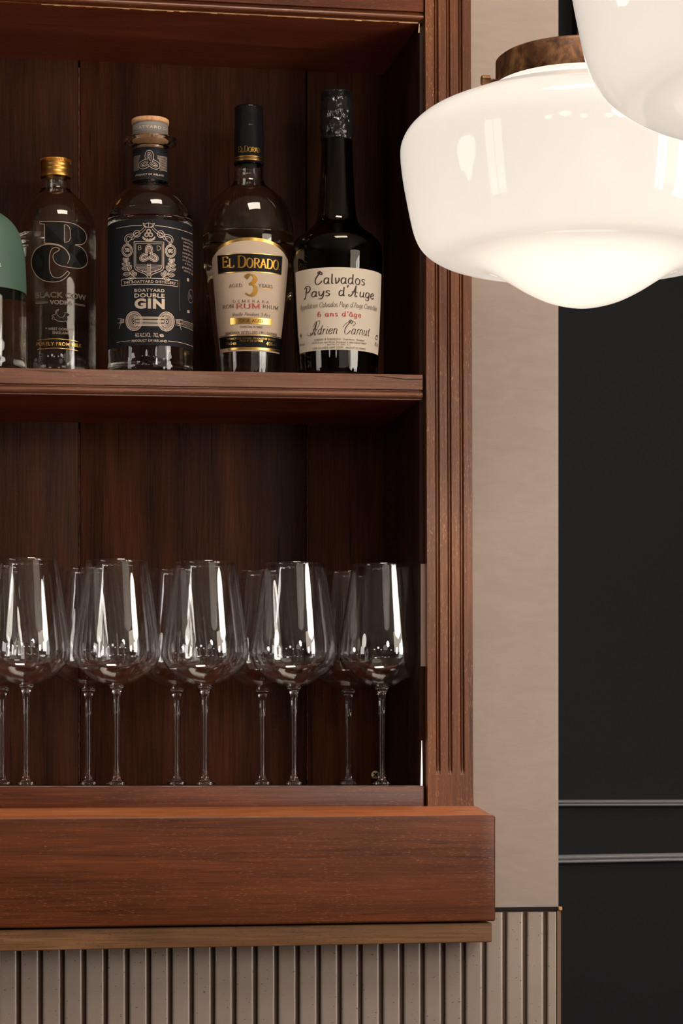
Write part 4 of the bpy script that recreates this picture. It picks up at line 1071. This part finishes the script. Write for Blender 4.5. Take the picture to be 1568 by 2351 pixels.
m.nib('DEMERARA', 318, 594, 1709, 1728, 0.16, 0.07, track=50); m.nib('RON', 243, 326, 1747, 1775, 0.18, 0.06, track=10); m.nib('RHUM', 546, 664, 1750, 1776, 0.18, 0.06, track=10)
m.nib('Vieille Pendant 3 Ans', 312, 600, 1805, 1832, 0.10, 0.04, serif=False, slant=0.25)
m.sans('CHARCOAL FILTERED', 373, 546, 1908, 1924, 0.0); m.nib('DEMERARA DISTILLERS LTD., GUYANA', 260, 655, 1950, 1970, 0.16, 0.07, track=10)
m.build('brown_lettering', M['ink'], lb)
m = C_(Marks(w, 0.0009)); m.nib('RUM', 345, 528, 1737, 1773, 0.26, 0.08, track=8); m.build('red_lettering', M['copper'], lb)
m = C_(Marks(w, 0.00085)); m.nib('CASK AGED', 370, 548, 1857, 1880, 0.18, 0.07, track=10); m.build('plaque_lettering', M['ink'], lb)
m = C_(Marks(w, 0.0009))
m.nib('PRODUCTO DE GUYANA  PRODUCT OF GUYANA', 272, 642, 1998, 2011, 0.14, 0.07); m.nib('PRODUIT DE GUYANE', 372, 548, 2017, 2031, 0.14, 0.07)
m.nib('70cl', 264, 312, 2036, 2058, 0.14, 0.07); m.sans('e', 318, 346, 2030, 2055, 0.015); m.nib('40%vol', 572, 650, 2036, 2060, 0.14, 0.07)
m.build('gold_lettering', M['gold'], lb)
m = C_(Marks(w, 0.0004)); m.sans('130622', 366, 442, 708, 728, 0.0); m.build('batch_code', M['black'], r)

# --- calvados bottle --------------------------------------------
cprof = [(93, 862), (94, 840), (98, 780), (101, 710), (103, 650), (104.5, 600), (104, 578), (101, 564), (93, 552), (80, 541), (67, 531), (56, 521), (48.5, 510), (45, 495), (42.5, 470), (39.5, 420), (37, 370), (36, 320)]
w, r, pyb = bottle('calvados_bottle', 773.5, cprof, 'dark long-necked calvados bottle with ivory script label and black foil top', 0.048)
zc_ = lambda px, py: w.inv(px, py)[1]
cbp = catmull([(93, pyb)] + cprof[2:-1] + [(36, 330), (35, 300), (33, 250)], 4)
body(w, r, cbp, M['darkglass'], None, None, wall=0.0035)
lathe_obj('liquid', [(a, b) for a, b in [(0, 0.010), (0.034, 0.010)] + [(max(h_ * w.k - 0.0033, 0.001), ZC + (HY - p_) * w.k - w.zb) for h_, p_ in cprof[1:13]] + [(0, ZC + (HY - 505) * w.k - w.zb)]], glass('dark_spirit', (0.06, 0.035, 0.012, 1), 1.36), r)
cpz = [(0, 212), (30, 212), (33.5, 213.5), (34.5, 216), (34.5, 229), (35.5, 232), (36, 236), (37.5, 250), (38.5, 262), (38, 270), (36.5, 277), (37.8, 283), (38.5, 292), (37.5, 303), (36, 312), (37.3, 318), (37.2, 322), (36, 324), (33, 324)]
cp = lathe_obj('foil_capsule', ringprof(w, cpz), M['wax'], r, 160)
bm = bmesh.new(); bm.from_mesh(cp.data); bmesh.ops.subdivide_edges(bm, edges=bm.edges[:], cuts=2, use_grid_fill=True)
bm.to_mesh(cp.data); bm.free()
tx = bpy.data.textures.new('crinkle', 'CLOUDS'); tx.noise_scale = 0.006; tx.noise_depth = 3
dm = cp.modifiers.new('crinkle', 'DISPLACE'); dm.texture = tx; dm.strength = 0.0028; dm.mid_level = 0.5; dm.texture_coords = 'LOCAL'
for p in cp.data.polygons: p.use_smooth = True
kn = []
for i in range(60):
    a = 2 * PI * i / 60; v, f = box(-0.00045, 0.00045, -0.0006, 0.001, ringprof(w, [(0, 231)])[0][1], ringprof(w, [(0, 214)])[0][1])
    Rm = Matrix.Rotation(a, 4, 'Z') @ Matrix.Translation((0, -35 * w.k, 0)); kn.append(([Rm @ Vector(q) for q in v], f))
v, f = merge(kn); link('knurling', mesh(v, f), M['capblack'], cp)
a0, _ = w.inv(678.5, 625); a1, _ = w.inv(875, 628); b0, _ = w.inv(688, 800); b1, _ = w.inv(868, 805)
zt = zc_(779, 613.5); zb = zc_(777, 803)
vs, fs = [], []
na, nz = 64, 14
for i in range(na + 1):
    for j in range(nz + 1):
        g_ = j / nz; aa = (b0 + (a0 - b0) * g_); bb_ = (b1 + (a1 - b1) * g_)
        vs.append(w.pt(aa + (bb_ - aa) * i / na, zb + (zt - zb) * g_, 0.0003))
for i in range(na):
    for j in range(nz):
        q = i * (nz + 1) + j; fs.append((q, q + nz + 1, q + nz + 2, q + 1))
lb = link('label', mesh(vs, fs), M['ivory'], r, True)
m = C_(Marks(w, 0.0006))
m.nib('Calvados', 948, 1334, 1490, 1582, 0.11, 0.05, track=6, serif=False, script=True, slant=0.05, xs=0.8)
m.nib('Pays', 868, 1068, 1600, 1682, 0.12, 0.055, track=6, serif=False, script=True, slant=0.08, xs=0.8); m.nib("d'Auge", 1130, 1402, 1600, 1682, 0.12, 0.055, track=6, serif=False, script=True, slant=0.08, xs=0.8)
m.nib("Appellation Calvados Pays d'Auge Contr\u00f4l\u00e9e", 838, 1424, 1722, 1762, 0.07, 0.035, track=5, serif=False, slant=0.22)
m.nib('Adrien', 915, 1122, 1872, 1972, 0.06, 0.022, track=5, serif=False, script=True, slant=0.36, xs=0.66); m.nib('Camut', 1170, 1368, 1872, 1975, 0.06, 0.022, track=5, serif=False, script=True, slant=0.34, xs=0.66)
m.line([(895, 1965), (900, 1985), (940, 1970), (980, 1910), (990, 1870), (960, 1880), (935, 1920)], 0.9, True); m.line([(1240, 1910), (1262, 1890), (1235, 1870), (1190, 1890), (1165, 1920)], 0.9, True)
m.nib('DOMAINE DE SEMAINVILLE - Propri\u00e9taire - R\u00e9coltant', 946, 1328, 2004, 2017, 0.13, 0.06); m.nib('DISTILL\u00c9 par Jean-Michel, Emmanuel et Jean-Gabriel CAMUT', 928, 1346, 2026, 2039, 0.13, 0.06)
m.nib('MAITRE DE CHAI : E.C.', 1046, 1228, 2046, 2058, 0.13, 0.06); m.nib('27210 LA LANDE-SAINT-L\u00c9GER - PRODUIT DE FRANCE', 935, 1340, 2068, 2082, 0.13, 0.06)
m.nib('41% vol.', 834, 876, 2044, 2062, 0.13, 0.06); m.nib('70 cl', 1408, 1433, 2038, 2066, 0.13, 0.06)
m.circ(1422, 2000, 9, 14, 1.4, n=14); m.fill([(1420, 1975), (1432, 1984), (1424, 1994)]); m.line([(846, 1965), (846, 2002)], 1.2); m.circ(846, 1985, 6, 8, 1.2, n=8)
m.build('label_print', M['ink'], lb)
m = C_(Marks(w, 0.0006)); m.nib("6 ans d'\u00e2ge", 972, 1306, 1796, 1834, 0.2, 0.07, track=12); m.build('red_lettering', M['red'], lb)

# --- green coated bottle at the left edge ------------------------
eprof = [(104, 850), (104, 700), (103, 650), (100, 590), (94, 560), (84, 530), (68, 508), (50, 494), (38, 486), (30, 470), (28, 380)]
w, r, pyb = bottle('green_coated_bottle', -44, eprof, 'sage green coated bottle cut off by the left edge, clear glass at its foot', 0.050)
body(w, r, catmull([(104, pyb)] + eprof[1:], 4), M['glass'], 640, M['liquid'])
k = w.k
coat = [(a * k + 0.0004, ZC + (HY - b) * k - w.zb) for a, b in catmull([(103.3, 676), (103, 650), (100, 590), (94, 560), (84, 530), (68, 508), (50, 494), (38, 486), (30, 470), (28, 400)], 4)]
lathe_obj('sage_coating', coat, M['green'], r)
lathe_obj('stopper', ringprof(w, [(0, 330), (38, 330), (40, 334), (40, 378), (36, 381), (26, 381), (26, 400), (0, 400)]), M['green'], r, 64)
m = Marks(Wrap(-44, 0.050, [(a + 0.6, b) for a, b in eprof], w.zb), 0.0006).crop(0, 0, 1.0)
m.sans('R', -6, 2.5, 602, 611, 0.02); m.build('lettering', M['white'], r)

# ------------------------------------------------------------------ added fill lights, windows of the room
def area(name, loc, target, sx, sy, energy, col):
    ld = bpy.data.lights.new(name, 'AREA'); ld.shape = 'RECTANGLE'; ld.size = sx; ld.size_y = sy; ld.energy = energy; ld.color = col
    o = bpy.data.objects.new(name, ld); COL.objects.link(o); o.location = loc
    d = Vector(target) - Vector(loc); o.rotation_euler = d.to_track_quat('-Z', 'Y').to_euler(); return o
WARM = (1.0, 0.85, 0.70)
area('key_fill', (1.95, -2.0, 2.05), (0.4, 0.0, 1.7), 1.1, 0.9, 10, WARM)  # unseen area light added at front right, no real fitting
area('overhead_fill', (0.5, -0.75, 3.05), (0.35, -0.05, 1.4), 0.6, 0.35, 13, WARM)  # overhead light added without a fitting, brightens the beam's chamfer
# tall windows in the wall behind the viewer
def window(n, side, y0, y1, z0, z1, e):
    X = 3.1 if side > 0 else -4.0; d = -0.05 * side
    bx = lambda ya, yb, za, zb: box(min(X, X + d), max(X, X + d), ya, yb, za, zb)
    o = st_box('window_%d' % n, [bx(y0 - 0.05, y0, z0 - 0.05, z1 + 0.05), bx(y1, y1 + 0.05, z0 - 0.05, z1 + 0.05), bx(y0, y1, z1, z1 + 0.05), bx(y0, y1, z0 - 0.05, z0), bx((y0 + y1) / 2 - 0.02, (y0 + y1) / 2 + 0.02, z0, z1)], M['frame_dark'])
    xx = X + d * 0.5
    link('window_pane', mesh([(xx, y0, z0), (xx, y1, z0), (xx, y1, z1), (xx, y0, z1)], [(0, 1, 2, 3) if side < 0 else (3, 2, 1, 0)]), emis('daylight_%d' % n, (1.0, 0.94, 0.9, 1), e), o)
window(1, 1, -3.2, -2.3, 0.8, 2.6, 9); window(2, 1, -4.9, -4.0, 0.8, 2.6, 9); window(3, -1, -2.6, -1.6, 0.8, 2.6, 4)
wd = bpy.data.worlds.new('world'); scn.world = wd; wd.use_nodes = True
wd.node_tree.nodes['Background'].inputs[0].default_value = (0.5, 0.45, 0.4, 1); wd.node_tree.nodes['Background'].inputs[1].default_value = 0.05
